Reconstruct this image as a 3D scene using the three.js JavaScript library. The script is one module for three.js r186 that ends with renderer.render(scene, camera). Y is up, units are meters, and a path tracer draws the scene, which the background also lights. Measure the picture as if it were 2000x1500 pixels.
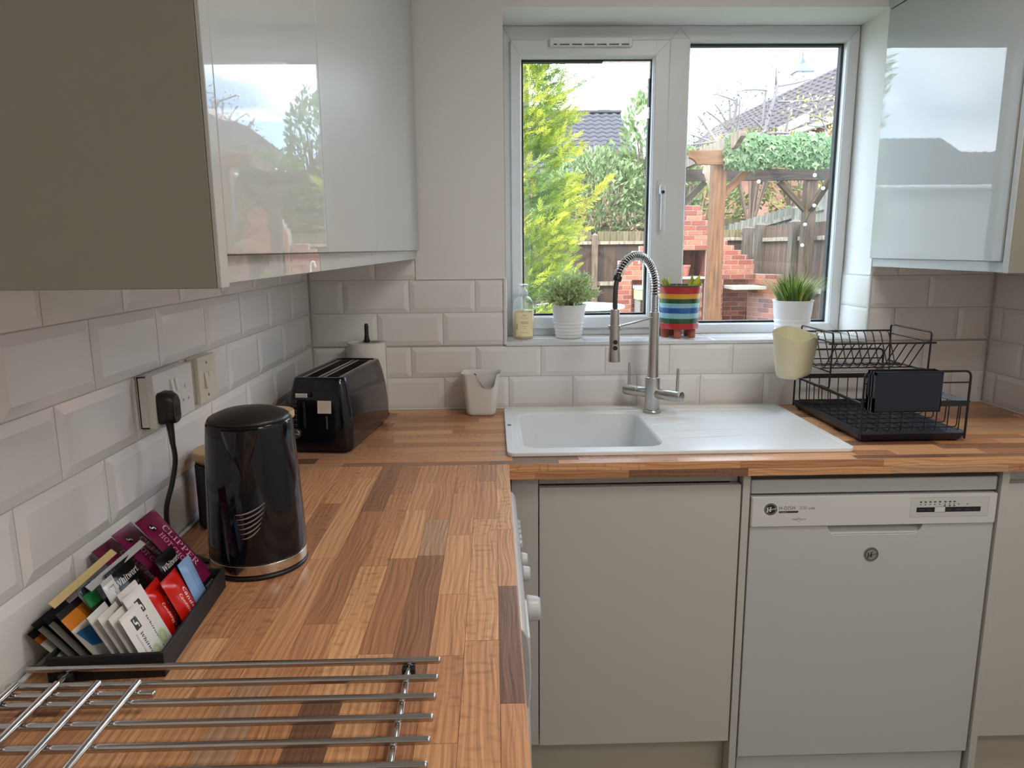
import * as THREE from 'three';
import { RoundedBoxGeometry } from 'three/addons/geometries/RoundedBoxGeometry.js';
import { mergeGeometries } from 'three/addons/utils/BufferGeometryUtils.js';
import { ImprovedNoise } from 'three/addons/math/ImprovedNoise.js';
import { RectAreaLightUniformsLib } from 'three/addons/lights/RectAreaLightUniformsLib.js';

// ------------------------------------------------------------------ camera, sky, lamp, exposure
const W = 0.9;                                   // height of the worktop above the floor
const scene = new THREE.Scene();
const camera = new THREE.PerspectiveCamera(56.12, 4 / 3, 0.05, 200);
{
  const yaw = 0.0246, pitch = 0.1858, roll = 0.0087;
  const r0 = new THREE.Vector3(Math.cos(yaw), 0, Math.sin(yaw)), f0 = new THREE.Vector3(Math.sin(yaw), 0, -Math.cos(yaw)), u0 = new THREE.Vector3(0, 1, 0);
  const fw = f0.clone().multiplyScalar(Math.cos(pitch)).addScaledVector(u0, -Math.sin(pitch));
  const up = u0.clone().multiplyScalar(Math.cos(pitch)).addScaledVector(f0, Math.sin(pitch));
  const r = r0.clone().multiplyScalar(Math.cos(roll)).addScaledVector(up, -Math.sin(roll));
  const u = up.clone().multiplyScalar(Math.cos(roll)).addScaledVector(r0, Math.sin(roll));
  camera.position.set(0.5554, W + 0.4905, 2.2016);
  camera.quaternion.setFromRotationMatrix(new THREE.Matrix4().makeBasis(r, u, fw.clone().negate()));
}
const renderer = new THREE.WebGLRenderer({ antialias: true });
renderer.toneMapping = THREE.LinearToneMapping;
renderer.toneMappingExposure = 3.0;
renderer.shadowMap.enabled = true;
renderer.shadowMap.type = THREE.PCFSoftShadowMap;

const perlin = new ImprovedNoise();
const fbm = (x, y, z, n = 4) => { let s = 0, a = 0.5; for (let i = 0; i < n; i++) { s += a * perlin.noise(x, y, z); x *= 2.03; y *= 2.03; z *= 2.03; a *= 0.5; } return s; };
{ // bright broken cloud, white with pale blue gaps, the same all round
  const w = 1024, h = 512, data = new Float32Array(w * h * 4);
  for (let j = 0; j < h; j++) for (let i = 0; i < w; i++) {
    const th = (j + 0.5) / h * Math.PI - Math.PI / 2, ph = (i + 0.5) / w * 2 * Math.PI - Math.PI;
    const x = Math.cos(th) * Math.cos(ph), y = Math.sin(th), z = Math.cos(th) * Math.sin(ph);
    const k = 1 / (Math.abs(y) + 0.35);
    let c = 0.60 + 1.5 * fbm(x * k * 1.5 + 33.67, y * 1.2, z * k * 1.5 + 4.07, 5);
    c = Math.min(1, Math.max(0, c)); c = c * c * (3 - 2 * c);
    const v = 1 + 0.22 * fbm(x * k * 2.6 + 11, y * 2, z * k * 2.6 + 5, 4);
    const blue = [0.19, 0.42, 0.74], cloud = [1.78 * v, 2.02 * v, 2.28 * v], o = (j * w + i) * 4;
    for (let q = 0; q < 3; q++) data[o + q] = blue[q] * (1 - c) + cloud[q] * c;
    data[o + 3] = 1;
  }
  const t = new THREE.DataTexture(data, w, h, THREE.RGBAFormat, THREE.FloatType);
  t.mapping = THREE.EquirectangularReflectionMapping; t.magFilter = THREE.LinearFilter; t.minFilter = THREE.LinearFilter; t.needsUpdate = true;
  scene.background = t; scene.backgroundIntensity = 1.7;
}
const sun = new THREE.DirectionalLight(0xffeed2, 1.3);   // veiled sun, high behind the house
sun.position.set(-7, 14, 5); sun.target.position.set(2, 0, -7);
sun.castShadow = true; sun.shadow.radius = 14; sun.shadow.mapSize.set(2048, 2048);
Object.assign(sun.shadow.camera, { left: -16, right: 16, top: 16, bottom: -16, near: 0.5, far: 60 });
scene.add(sun, sun.target);
RectAreaLightUniformsLib.init();
const LAMPS = [[1.32, W + 1.405, 1.32], [1.78, W + 1.405, 2.55]], LAMP = { size: 0.42, color: 0xfff8f0, intensity: 6.0 };  // second lamp is added unseen, as fill bounced off the rear wall

// ------------------------------------------------------------------ helpers
let seed = 7;
const rnd = () => { seed = (seed + 0x6D2B79F5) | 0; let t = Math.imul(seed ^ (seed >>> 15), 1 | seed); t = (t + Math.imul(t ^ (t >>> 7), 61 | t)) ^ t; return ((t ^ (t >>> 14)) >>> 0) / 4294967296; };
const reseed = (s) => { seed = s; };
const rr = (a, b) => a + (b - a) * rnd();
const V = (x, y, z) => new THREE.Vector3(x, y, z);
const used = {};
function numbered(name) { const n = used[name] ?? 0; used[name] = n + 1; return n ? name + '_' + String(n).padStart(3, '0') : name; }
function clean(g) { const n = g.index ? g.toNonIndexed() : g; for (const k of Object.keys(n.attributes)) if (!['position', 'normal', 'uv'].includes(k)) n.deleteAttribute(k); if (!n.attributes.uv) n.setAttribute('uv', new THREE.BufferAttribute(new Float32Array(n.attributes.position.count * 2), 2)); n.morphAttributes = {}; n.groups = []; return n; }
function merge(list) { const l = list.flat(9).filter(Boolean); return l.length === 1 ? l[0] : mergeGeometries(l.map(clean)); }
function obj(name, geo, mat, parent) {
  const m = new THREE.Mesh(Array.isArray(geo) ? merge(geo) : geo, mat);
  m.name = parent ? name : numbered(name); m.castShadow = m.receiveShadow = true; (parent ?? scene).add(m); return m;
}
function thing(name, label, category, at = [0, 0, 0], turn = 0, group) {
  const g = new THREE.Group(); g.name = numbered(name); g.position.set(...at); g.rotation.y = turn;
  g.userData = { label, category }; if (group) g.userData.group = group; scene.add(g); return g;
}
function tag(o, label, category, group) { Object.assign(o.userData, { label, category }); if (group) o.userData.group = group; return o; }
function struct(name, label, category) { const g = new THREE.Group(); g.name = name; g.userData = { kind: 'structure', label, category }; scene.add(g); return g; }
function stuff(o) { o.userData.kind = 'stuff'; return o; }
// geometry makers
function box(w, h, d, x = 0, y = 0, z = 0, r = 0) { const g = r ? new RoundedBoxGeometry(w, h, d, 2, Math.min(r, w / 2.01, h / 2.01, d / 2.01)) : new THREE.BoxGeometry(w, h, d); g.translate(x, y, z); return g; }
function span(x0, x1, y0, y1, z0, z1, r = 0) { return box(x1 - x0, y1 - y0, z1 - z0, (x0 + x1) / 2, (y0 + y1) / 2, (z0 + z1) / 2, r); }
function cyl(r0, r1, h, x = 0, y = 0, z = 0, seg = 24, open = false) { const g = new THREE.CylinderGeometry(r1, r0, h, seg, 1, open); g.translate(x, y + h / 2, z); return g; }
function lathe(pts, seg = 48) { return new THREE.LatheGeometry(pts.map((p) => new THREE.Vector2(p[0], p[1])), seg); }
class Poly extends THREE.Curve {
  constructor(p) { super(); this.p = p; this.l = [0]; for (let i = 1; i < p.length; i++) this.l.push(this.l[i - 1] + p[i].distanceTo(p[i - 1])); this.arcLengthDivisions = 20; }
  getPoint(t, o = new THREE.Vector3()) { const d = t * this.l[this.l.length - 1]; let i = 1; while (i < this.p.length - 1 && this.l[i] < d) i++; const s = this.l[i] - this.l[i - 1]; return o.lerpVectors(this.p[i - 1], this.p[i], s > 0 ? Math.min(1, Math.max(0, (d - this.l[i - 1]) / s)) : 0); }
  getPointAt(t, o) { return this.getPoint(t, o); }
}
function rounded(points, bend) { // corners of a polyline rounded with radius-like length bend
  const p = points.map((q) => q.isVector3 ? q : V(...q)), out = [p[0]];
  for (let i = 1; i < p.length - 1; i++) {
    const a = p[i - 1].clone().sub(p[i]), b = p[i + 1].clone().sub(p[i]), k = Math.min(bend, a.length() * 0.49, b.length() * 0.49);
    const s = p[i].clone().addScaledVector(a.normalize(), k), e = p[i].clone().addScaledVector(b.normalize(), k);
    for (let t = 0; t <= 4; t++) { const u = t / 4; out.push(s.clone().multiplyScalar((1 - u) * (1 - u)).addScaledVector(p[i], 2 * u * (1 - u)).addScaledVector(e, u * u)); }
  }
  out.push(p[p.length - 1]); return out;
}
function sweep(pts, rad, seg = 6, cap = true) { // tube along points; rad number or function of 0..1
  const n = pts.length, pos = [], nor = [], uv = [], idx = [];
  let N = null; const T = [];
  for (let i = 0; i < n; i++) T.push(pts[Math.min(n - 1, i + 1)].clone().sub(pts[Math.max(0, i - 1)]).normalize());
  let len = 0;
  for (let i = 0; i < n; i++) {
    if (!N) { N = Math.abs(T[0].y) < 0.9 ? V(0, 1, 0) : V(1, 0, 0); }
    N = N.clone().addScaledVector(T[i], -N.dot(T[i])); if (N.lengthSq() < 1e-9) N = V(1, 0, 0).cross(T[i]); N.normalize();
    const B = T[i].clone().cross(N), r = typeof rad === 'function' ? rad(i / (n - 1)) : rad;
    if (i) len += pts[i].distanceTo(pts[i - 1]);
    for (let j = 0; j <= seg; j++) { const a = j / seg * Math.PI * 2, d = N.clone().multiplyScalar(Math.cos(a)).addScaledVector(B, Math.sin(a)); pos.push(...pts[i].clone().addScaledVector(d, r).toArray()); nor.push(...d.toArray()); uv.push(j / seg, len); }
  }
  for (let i = 0; i < n - 1; i++) for (let j = 0; j < seg; j++) { const a = i * (seg + 1) + j, b = a + seg + 1; idx.push(a, a + 1, b, b, a + 1, b + 1); }
  if (cap) for (const [i, s] of [[0, -1], [n - 1, 1]]) {
    const c = pos.length / 3; pos.push(...pts[i].toArray()); nor.push(...T[i].clone().multiplyScalar(s).toArray()); uv.push(0, 0);
    for (let j = 0; j <= seg; j++) { const k = (i * (seg + 1) + j) * 3; pos.push(pos[k], pos[k + 1], pos[k + 2]); nor.push(...T[i].clone().multiplyScalar(s).toArray()); uv.push(0, 0); }
    for (let j = 0; j < seg; j++) s > 0 ? idx.push(c, c + 1 + j, c + 2 + j) : idx.push(c, c + 2 + j, c + 1 + j);
  }
  const g = new THREE.BufferGeometry(); g.setAttribute('position', new THREE.Float32BufferAttribute(pos, 3)); g.setAttribute('normal', new THREE.Float32BufferAttribute(nor, 3)); g.setAttribute('uv', new THREE.Float32BufferAttribute(uv, 2)); g.setIndex(idx); return g;
}
function wire(points, r, bend = 0.01, seg = 6) { return sweep(rounded(points, bend), r, seg); }
function rrShape(x0, y0, x1, y1, r) { const s = new THREE.Shape(); return rrPath(s, x0, y0, x1, y1, r); }
function rrPath(s, x0, y0, x1, y1, r) {
  s.moveTo(x0 + r, y0); s.lineTo(x1 - r, y0); s.absarc(x1 - r, y0 + r, r, -Math.PI / 2, 0, false); s.lineTo(x1, y1 - r); s.absarc(x1 - r, y1 - r, r, 0, Math.PI / 2, false);
  s.lineTo(x0 + r, y1); s.absarc(x0 + r, y1 - r, r, Math.PI / 2, Math.PI, false); s.lineTo(x0, y0 + r); s.absarc(x0 + r, y0 + r, r, Math.PI, Math.PI * 1.5, false); return s;
}
function extrude(shape, depth, bevel = 0, seg = 8) { return new THREE.ExtrudeGeometry(shape, { depth, bevelEnabled: bevel > 0, bevelThickness: bevel, bevelSize: bevel, bevelOffset: -bevel, bevelSegments: 2, curveSegments: seg }); }
function loft(loops, capEnds = true) { // rows of equal-length closed loops of Vector3, smooth normals
  const n = loops[0].length, pos = [], uv = [], idx = [];
  loops.forEach((l, i) => { for (let j = 0; j <= n; j++) { pos.push(...l[j % n].toArray()); uv.push(j / n, i / (loops.length - 1)); } });
  for (let i = 0; i < loops.length - 1; i++) for (let j = 0; j < n; j++) { const a = i * (n + 1) + j, b = a + n + 1; idx.push(a, a + 1, b, b, a + 1, b + 1); }
  const g = new THREE.BufferGeometry(); g.setAttribute('position', new THREE.Float32BufferAttribute(pos, 3)); g.setAttribute('uv', new THREE.Float32BufferAttribute(uv, 2)); g.setIndex(idx); g.computeVertexNormals();
  { const N = g.attributes.normal; for (let i = 0; i < loops.length; i++) { const a = i * (n + 1), b = a + n, s = V(N.getX(a) + N.getX(b), N.getY(a) + N.getY(b), N.getZ(a) + N.getZ(b)).normalize(); N.setXYZ(a, s.x, s.y, s.z); N.setXYZ(b, s.x, s.y, s.z); } }
  if (!capEnds) return g;
  const caps = []; for (const [l, flip] of [[loops[0], true], [loops[loops.length - 1], false]]) {
    const c = l.reduce((s, p) => s.add(p), V(0, 0, 0)).multiplyScalar(1 / n), p = []; for (let j = 0; j < n; j++) { const a = l[j], b = l[(j + 1) % n]; p.push(...c.toArray(), ...(flip ? b : a).toArray(), ...(flip ? a : b).toArray()); }
    const k = new THREE.BufferGeometry(); k.setAttribute('position', new THREE.Float32BufferAttribute(p, 3)); k.computeVertexNormals(); caps.push(k);
  }
  return merge([g, ...caps]);
}
function rrLoop(w, d, r, y, cx = 0, cz = 0, n = 6) { // rounded rectangle loop in the horizontal plane
  const o = []; for (const [sx, sz, a0] of [[1, 1, 0], [-1, 1, 1], [-1, -1, 2], [1, -1, 3]]) for (let i = 0; i <= n; i++) { const a = (a0 + i / n) * Math.PI / 2; o.push(V(cx + sx * (w / 2 - r) + r * Math.cos(a), y, cz + sz * (d / 2 - r) + r * Math.sin(a))); }
  return o.reverse();
}
function xf(g, { p = [0, 0, 0], r = [0, 0, 0], s = [1, 1, 1] } = {}) { const m = new THREE.Matrix4().compose(V(...p), new THREE.Quaternion().setFromEuler(new THREE.Euler(...r)), V(...s)); const c = g.clone(); c.applyMatrix4(m); return c; }
function boxUV(g, s = 1) { // uv in metres from the dominant side of each face
  const q = clean(g); q.computeVertexNormals; const P = q.attributes.position, N = q.attributes.normal, U = q.attributes.uv;
  for (let i = 0; i < P.count; i++) { const a = Math.abs(N.getX(i)), b = Math.abs(N.getY(i)), c = Math.abs(N.getZ(i)); if (b >= a && b >= c) U.setXY(i, P.getX(i) / s, P.getZ(i) / s); else if (a >= c) U.setXY(i, P.getZ(i) / s, P.getY(i) / s); else U.setXY(i, P.getX(i) / s, P.getY(i) / s); }
  return q;
}
// textures
function tex(w, h, fn, srgb = true) {
  const d = new Uint8Array(w * h * 4); for (let j = 0; j < h; j++) for (let i = 0; i < w; i++) { const c = fn(i / w, j / h), o = (j * w + i) * 4; for (let q = 0; q < 3; q++) d[o + q] = Math.max(0, Math.min(255, Math.round((Array.isArray(c) ? c[q] : c) * 255))); d[o + 3] = 255; }
  const t = new THREE.DataTexture(d, w, h, THREE.RGBAFormat); t.wrapS = t.wrapT = THREE.RepeatWrapping; t.magFilter = THREE.LinearFilter; t.minFilter = THREE.LinearMipmapLinearFilter; t.generateMipmaps = true; if (srgb) t.colorSpace = THREE.SRGBColorSpace; t.needsUpdate = true; return t;
}
function canvasTex(w, h, draw) {
  const c = document.createElement('canvas'); c.width = w; c.height = h; const x = c.getContext('2d'); draw(x, w, h);
  const t = new THREE.CanvasTexture(c); t.colorSpace = THREE.SRGBColorSpace; t.magFilter = THREE.LinearFilter; t.wrapS = t.wrapT = THREE.ClampToEdgeWrapping; return t;
}
const tile1 = (u, v, k, s, z) => { // tileable noise on a torus-like blend
  const a = perlin.noise(u * k, v * s, z), b = perlin.noise((u - 1) * k, v * s, z), c = perlin.noise(u * k, (v - 1) * s, z), d = perlin.noise((u - 1) * k, (v - 1) * s, z);
  return (a * (1 - u) + b * u) * (1 - v) + (c * (1 - u) + d * u) * v;
};
const std = (o) => new THREE.MeshStandardMaterial(o);
const phys = (o) => new THREE.MeshPhysicalMaterial(o);
const lin = (r, g, b) => new THREE.Color().setRGB(r, g, b);
const M = {
  paint: std({ color: lin(0.79, 0.785, 0.765), roughness: 0.85 }),
  ceiling: std({ color: lin(0.80, 0.79, 0.77), roughness: 0.9 }),
  tile: phys({ color: lin(0.80, 0.79, 0.78), roughness: 0.08 }),
  grout: std({ color: lin(0.50, 0.48, 0.43), roughness: 0.95 }),
  sealant: std({ color: lin(0.80, 0.80, 0.79), roughness: 0.5 }),
  upvc: phys({ color: lin(0.70, 0.72, 0.74), roughness: 0.3 }),
  rubber: std({ color: lin(0.018, 0.019, 0.021), roughness: 0.6 }),
  glass: phys({ color: 0xffffff, transmission: 1, thickness: 0, roughness: 0, ior: 1.5, specularIntensity: 0.6 }),
  gloss: phys({ color: lin(0.45, 0.47, 0.465), roughness: 0.35, specularIntensity: 0.3, clearcoat: 0.7, clearcoatRoughness: 0.012 }),
  glossCream: phys({ color: lin(0.54, 0.525, 0.49), roughness: 0.35, specularIntensity: 0.5, clearcoat: 0.4, clearcoatRoughness: 0.05 }),
  carcass: std({ color: lin(0.70, 0.70, 0.68), roughness: 0.55 }),
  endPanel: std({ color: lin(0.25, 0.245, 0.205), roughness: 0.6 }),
  plinth: std({ color: lin(0.52, 0.48, 0.40), roughness: 0.6 }),
  applianceWhite: phys({ color: lin(0.54, 0.54, 0.545), roughness: 0.36 }),
  sinkWhite: phys({ color: lin(0.80, 0.82, 0.83), roughness: 0.28 }),
  steel: std({ color: lin(0.56, 0.54, 0.51), metalness: 1, roughness: 0.30 }),
  chrome: std({ color: lin(0.72, 0.72, 0.73), metalness: 1, roughness: 0.10 }),
  rod: std({ color: lin(0.50, 0.49, 0.48), metalness: 1, roughness: 0.22 }),
  blackGloss: phys({ color: lin(0.004, 0.005, 0.009), roughness: 0.07, ior: 1.45 }),
  blackSatin: phys({ color: lin(0.010, 0.010, 0.012), roughness: 0.38 }),
  blackMatt: std({ color: lin(0.012, 0.013, 0.015), roughness: 0.6 }),
  blackWire: std({ color: lin(0.010, 0.011, 0.013), roughness: 0.45 }),
  navyPlastic: phys({ color: lin(0.008, 0.012, 0.024), roughness: 0.36 }),
  bamboo: std({ color: lin(0.60, 0.42, 0.22), roughness: 0.55 }),
  paper: std({ color: lin(0.76, 0.73, 0.68), roughness: 0.95 }),
  whitePlastic: phys({ color: lin(0.74, 0.73, 0.70), roughness: 0.4 }),
  creamPlastic: phys({ color: lin(0.76, 0.70, 0.47), roughness: 0.45, transmission: 0.12, thickness: 0 }),
  potWhite: phys({ color: lin(0.80, 0.80, 0.80), roughness: 0.35 }),
  soil: std({ color: lin(0.018, 0.014, 0.011), roughness: 1 }),
};
// ------------------------------------------------------------------ the room
const X1 = 2.1, ZR = 3.3, CEIL = W + 1.42, WIN = { x0: 0.592, x1: 1.714, y0: W + 0.2, y1: W + 1.165 };
const floorTex = tex(256, 256, (u, v) => 0.86 + 0.12 * tile1(u, v, 9, 9, 1) + 0.10 * tile1(u, v, 40, 40, 2));
obj('floor', boxUV(span(-0.13, X1 + 0.13, -0.1, 0, -0.307, ZR + 0.12), 0.5), std({ color: lin(0.55, 0.50, 0.44), map: floorTex, roughness: 0.5 }));
scene.children.at(-1).userData = { kind: 'structure', label: 'grey brown vinyl kitchen floor', category: 'floor' };
obj('ceiling', span(-0.13, X1 + 0.13, CEIL, CEIL + 0.12, -0.307, ZR + 0.12), M.ceiling); scene.children.at(-1).userData = { kind: 'structure', label: 'plain white kitchen ceiling', category: 'ceiling' };
const wallBack = struct('wall_back', 'pale wall round the window with bevelled white tiles below', 'wall');
const wallLeft = struct('wall_left', 'long white tiled wall behind the kettle', 'wall');
const wallRight = struct('wall_right', 'short white tiled wall beside the dish rack', 'wall');
{
  const s = new THREE.Shape(); s.moveTo(-0.13, 0); s.lineTo(X1 + 0.13, 0); s.lineTo(X1 + 0.13, CEIL); s.lineTo(-0.13, CEIL); s.closePath();
  const h = new THREE.Path(); h.moveTo(WIN.x0, WIN.y0); h.lineTo(WIN.x0, WIN.y1); h.lineTo(WIN.x1, WIN.y1); h.lineTo(WIN.x1, WIN.y0); h.closePath(); s.holes.push(h);
  const g = extrude(s, 0.3); g.translate(0, 0, -0.307); obj('plaster', g, M.paint, wallBack);
  obj('plaster', span(-0.127, -0.007, 0, CEIL, -0.007, ZR), M.paint, wallLeft);
  obj('plaster', span(X1 + 0.007, X1 + 0.127, 0, CEIL, -0.007, ZR), M.paint, wallRight);
  const rear = struct('wall_rear', 'plain wall behind the viewer', 'wall'); obj('plaster', span(-0.13, X1 + 0.13, 0, CEIL, ZR, ZR + 0.12), M.paint, rear);
}
const tileCache = {};
function tileGeo(w, h, t = 0.007, b = 0.0145, e = 0.0032) { // bevelled brick tile, back at z = 0
  const key = [w, h, t, b, e].map((v) => v.toFixed(4)).join(); if (tileCache[key]) return tileCache[key];
  const B = Math.min(b, w * 0.3, h * 0.3), r = (a, z, i) => [[-w / 2 + i, -h / 2 + i, z], [w / 2 - i, -h / 2 + i, z], [w / 2 - i, h / 2 - i, z], [-w / 2 + i, h / 2 - i, z]];
  const L = [r(0, 0, 0), r(0, e, 0), r(0, t, B)], p = [];
  for (let k = 0; k < 2; k++) for (let j = 0; j < 4; j++) { const a = L[k][j], c = L[k][(j + 1) % 4], d = L[k + 1][j], f = L[k + 1][(j + 1) % 4]; p.push(...a, ...c, ...d, ...d, ...c, ...f); }
  const q = L[2]; p.push(...q[0], ...q[1], ...q[2], ...q[0], ...q[2], ...q[3]);
  const g = new THREE.BufferGeometry(); g.setAttribute('position', new THREE.Float32BufferAttribute(p, 3)); g.computeVertexNormals(); return tileCache[key] = clean(g);
}
function tileRows(parent, u0, u1, rows, put, t, b) {
  for (const [y0, y1, off] of rows) for (let k = -2; k < 16; k++) {
    const a = Math.max(u0, off + 0.2 * k), c = Math.min(u1, off + 0.2 * (k + 1)); if (c - a < 0.012) continue;
    const m = obj('tile', tileGeo(c - a - 0.002, y1 - y0 - 0.002, t, b), M.tile, parent); put(m, (a + c) / 2, W + (y0 + y1) / 2);
  }
}
const onBack = (m, u, y) => m.position.set(u, y, -0.007), onLeft = (m, u, y) => { m.position.set(-0.007, y, u); m.rotation.y = Math.PI / 2; }, onRight = (m, u, y) => { m.position.set(X1 + 0.007, y, u); m.rotation.y = -Math.PI / 2; };
tileRows(wallBack, 0.0, X1, [[0, 0.1, 0], [0.1, 0.196, 0.1]], onBack);
tileRows(wallBack, 0.0, 0.592, [[0.2, 0.3, 0], [0.3, 0.4, 0.1]], onBack);
tileRows(wallBack, 0.0, 0.327, [[0.4, 0.5, 0]], onBack);
tileRows(wallBack, 1.712, X1, [[0.2, 0.3, 0], [0.3, 0.4, 0.1], [0.4, 0.5, 0]], onBack);
tileRows(wallLeft, 0.0, 2.4, [[0, 0.1, 0.095], [0.1, 0.2, 0.195], [0.2, 0.3, 0.095], [0.3, 0.4, 0.195], [0.4, 0.5, 0.095]], onLeft);
tileRows(wallRight, 0.0, 1.0, [[0, 0.1, 0.05], [0.1, 0.2, 0.15], [0.2, 0.3, 0.05], [0.3, 0.4, 0.15], [0.4, 0.5, 0.05]], onRight);
tileRows(wallBack, -0.18, -0.001, [[0.206, 0.3, -0.2], [0.3, 0.4, -0.2]], (m, u, y) => { m.position.set(WIN.x1, y, u); m.rotation.y = -Math.PI / 2; }, 0.0045, 0.008);
tileRows(wallBack, -0.18, -0.001, [[0.206, 0.3, -0.2], [0.3, 0.4, -0.2]], (m, u, y) => { m.position.set(WIN.x0, y, u); m.rotation.y = Math.PI / 2; }, 0.0045, 0.008);
for (let k = 0; k < 6; k++) { // tiles laid flat on the sill
  const a = Math.max(WIN.x0, 0.64 + 0.2 * (k - 1)), c = Math.min(WIN.x1, 0.64 + 0.2 * k);
  for (const [z0, z1] of [[-0.18, -0.098], [-0.098, -0.003]]) { const m = obj('tile', tileGeo(c - a - 0.002, z1 - z0 - 0.002, 0.006, 0.003, 0.0052), M.tile, wallBack); m.position.set((a + c) / 2, WIN.y0, (z0 + z1) / 2); m.rotation.x = -Math.PI / 2; }
}
// grout beds, tile trim, sealant line
obj('grout', [span(0, X1, W, W + 0.196, -0.0075, -0.0045), span(0, 0.592, W + 0.19, W + 0.4, -0.0075, -0.0045), span(0, 0.327, W + 0.4, W + 0.5, -0.0075, -0.0045), span(WIN.x1, X1, W + 0.19, W + 0.5, -0.0075, -0.0045), span(WIN.x0, WIN.x1, WIN.y0, WIN.y0 + 0.0045, -0.18, -0.003)], M.grout, wallBack);
obj('grout', span(-0.0075, -0.0045, W, W + 0.5, 0, 2.4), M.grout, wallLeft);
obj('grout', span(X1 + 0.0045, X1 + 0.0075, W, W + 0.5, 0, 1.0), M.grout, wallRight);
{
  const t = struct('trim_1', 'white edging strip round the tiles and the sill', 'trim');
  obj('edge_strip', [span(WIN.x0, WIN.x1, W + 0.196, W + 0.2068, -0.003, 0.0025, 0.0012)], M.upvc, t);
  obj('edge_strip', [span(0.327, 0.592, W + 0.4, W + 0.404, -0.007, 0.0012, 0.001), span(0.322, 0.327, W + 0.4, W + 0.5, -0.007, 0.0015, 0.001)], M.sealant, t);
  obj('edge_strip', [span(0.585, 0.5945, W + 0.2, W + 0.404, -0.006, 0.0035, 0.003)], M.upvc, t);
  obj('edge_strip', [span(1.7115, 1.718, W + 0.2, W + 0.404, -0.006, 0.0025, 0.0012), span(1.7095, 1.714, W + 0.4, W + 0.404, -0.18, 0)], M.upvc, t);
  const s = struct('trim_2', 'white sealant line along the back of the worktop', 'trim');
  obj('sealant_line', [span(0, X1, W, W + 0.004, -0.001, 0.0055, 0.0015), span(-0.001, 0.0055, W, W + 0.004, 0, 2.4, 0.0015), span(X1 - 0.0055, X1 + 0.001, W, W + 0.004, 0, 0.62, 0.0015)], M.sealant, s);
}
// ------------------------------------------------------------------ ceiling lamp and an added second fill lamp (above the frame)
for (const [k, at] of LAMPS.entries()) {
  const t = thing('ceiling_lamp', k ? 'added unseen fill lamp on the ceiling towards the rear wall' : 'square white ceiling lamp nearer the window', 'lamp', at), s = LAMP.size;
  obj('frame', [span(-s / 2 - 0.02, s / 2 + 0.02, -0.012, 0.015, -s / 2 - 0.02, -s / 2, 0.002), span(-s / 2 - 0.02, s / 2 + 0.02, -0.012, 0.015, s / 2, s / 2 + 0.02, 0.002), span(-s / 2 - 0.02, -s / 2, -0.012, 0.015, -s / 2, s / 2, 0.002), span(s / 2, s / 2 + 0.02, -0.012, 0.015, -s / 2, s / 2, 0.002)], M.upvc, t);
  obj('diffuser', span(-s / 2, s / 2, -0.004, 0.012, -s / 2, s / 2), std({ color: lin(0.85, 0.83, 0.78), emissive: LAMP.color, emissiveIntensity: 0.35, roughness: 0.6 }), t);
  const l = new THREE.RectAreaLight(LAMP.color, LAMP.intensity, s, s); l.name = 'lamp_light'; l.position.set(0, -0.014, 0); l.rotation.set(-Math.PI / 2, 0, 0); t.add(l);
}
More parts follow.
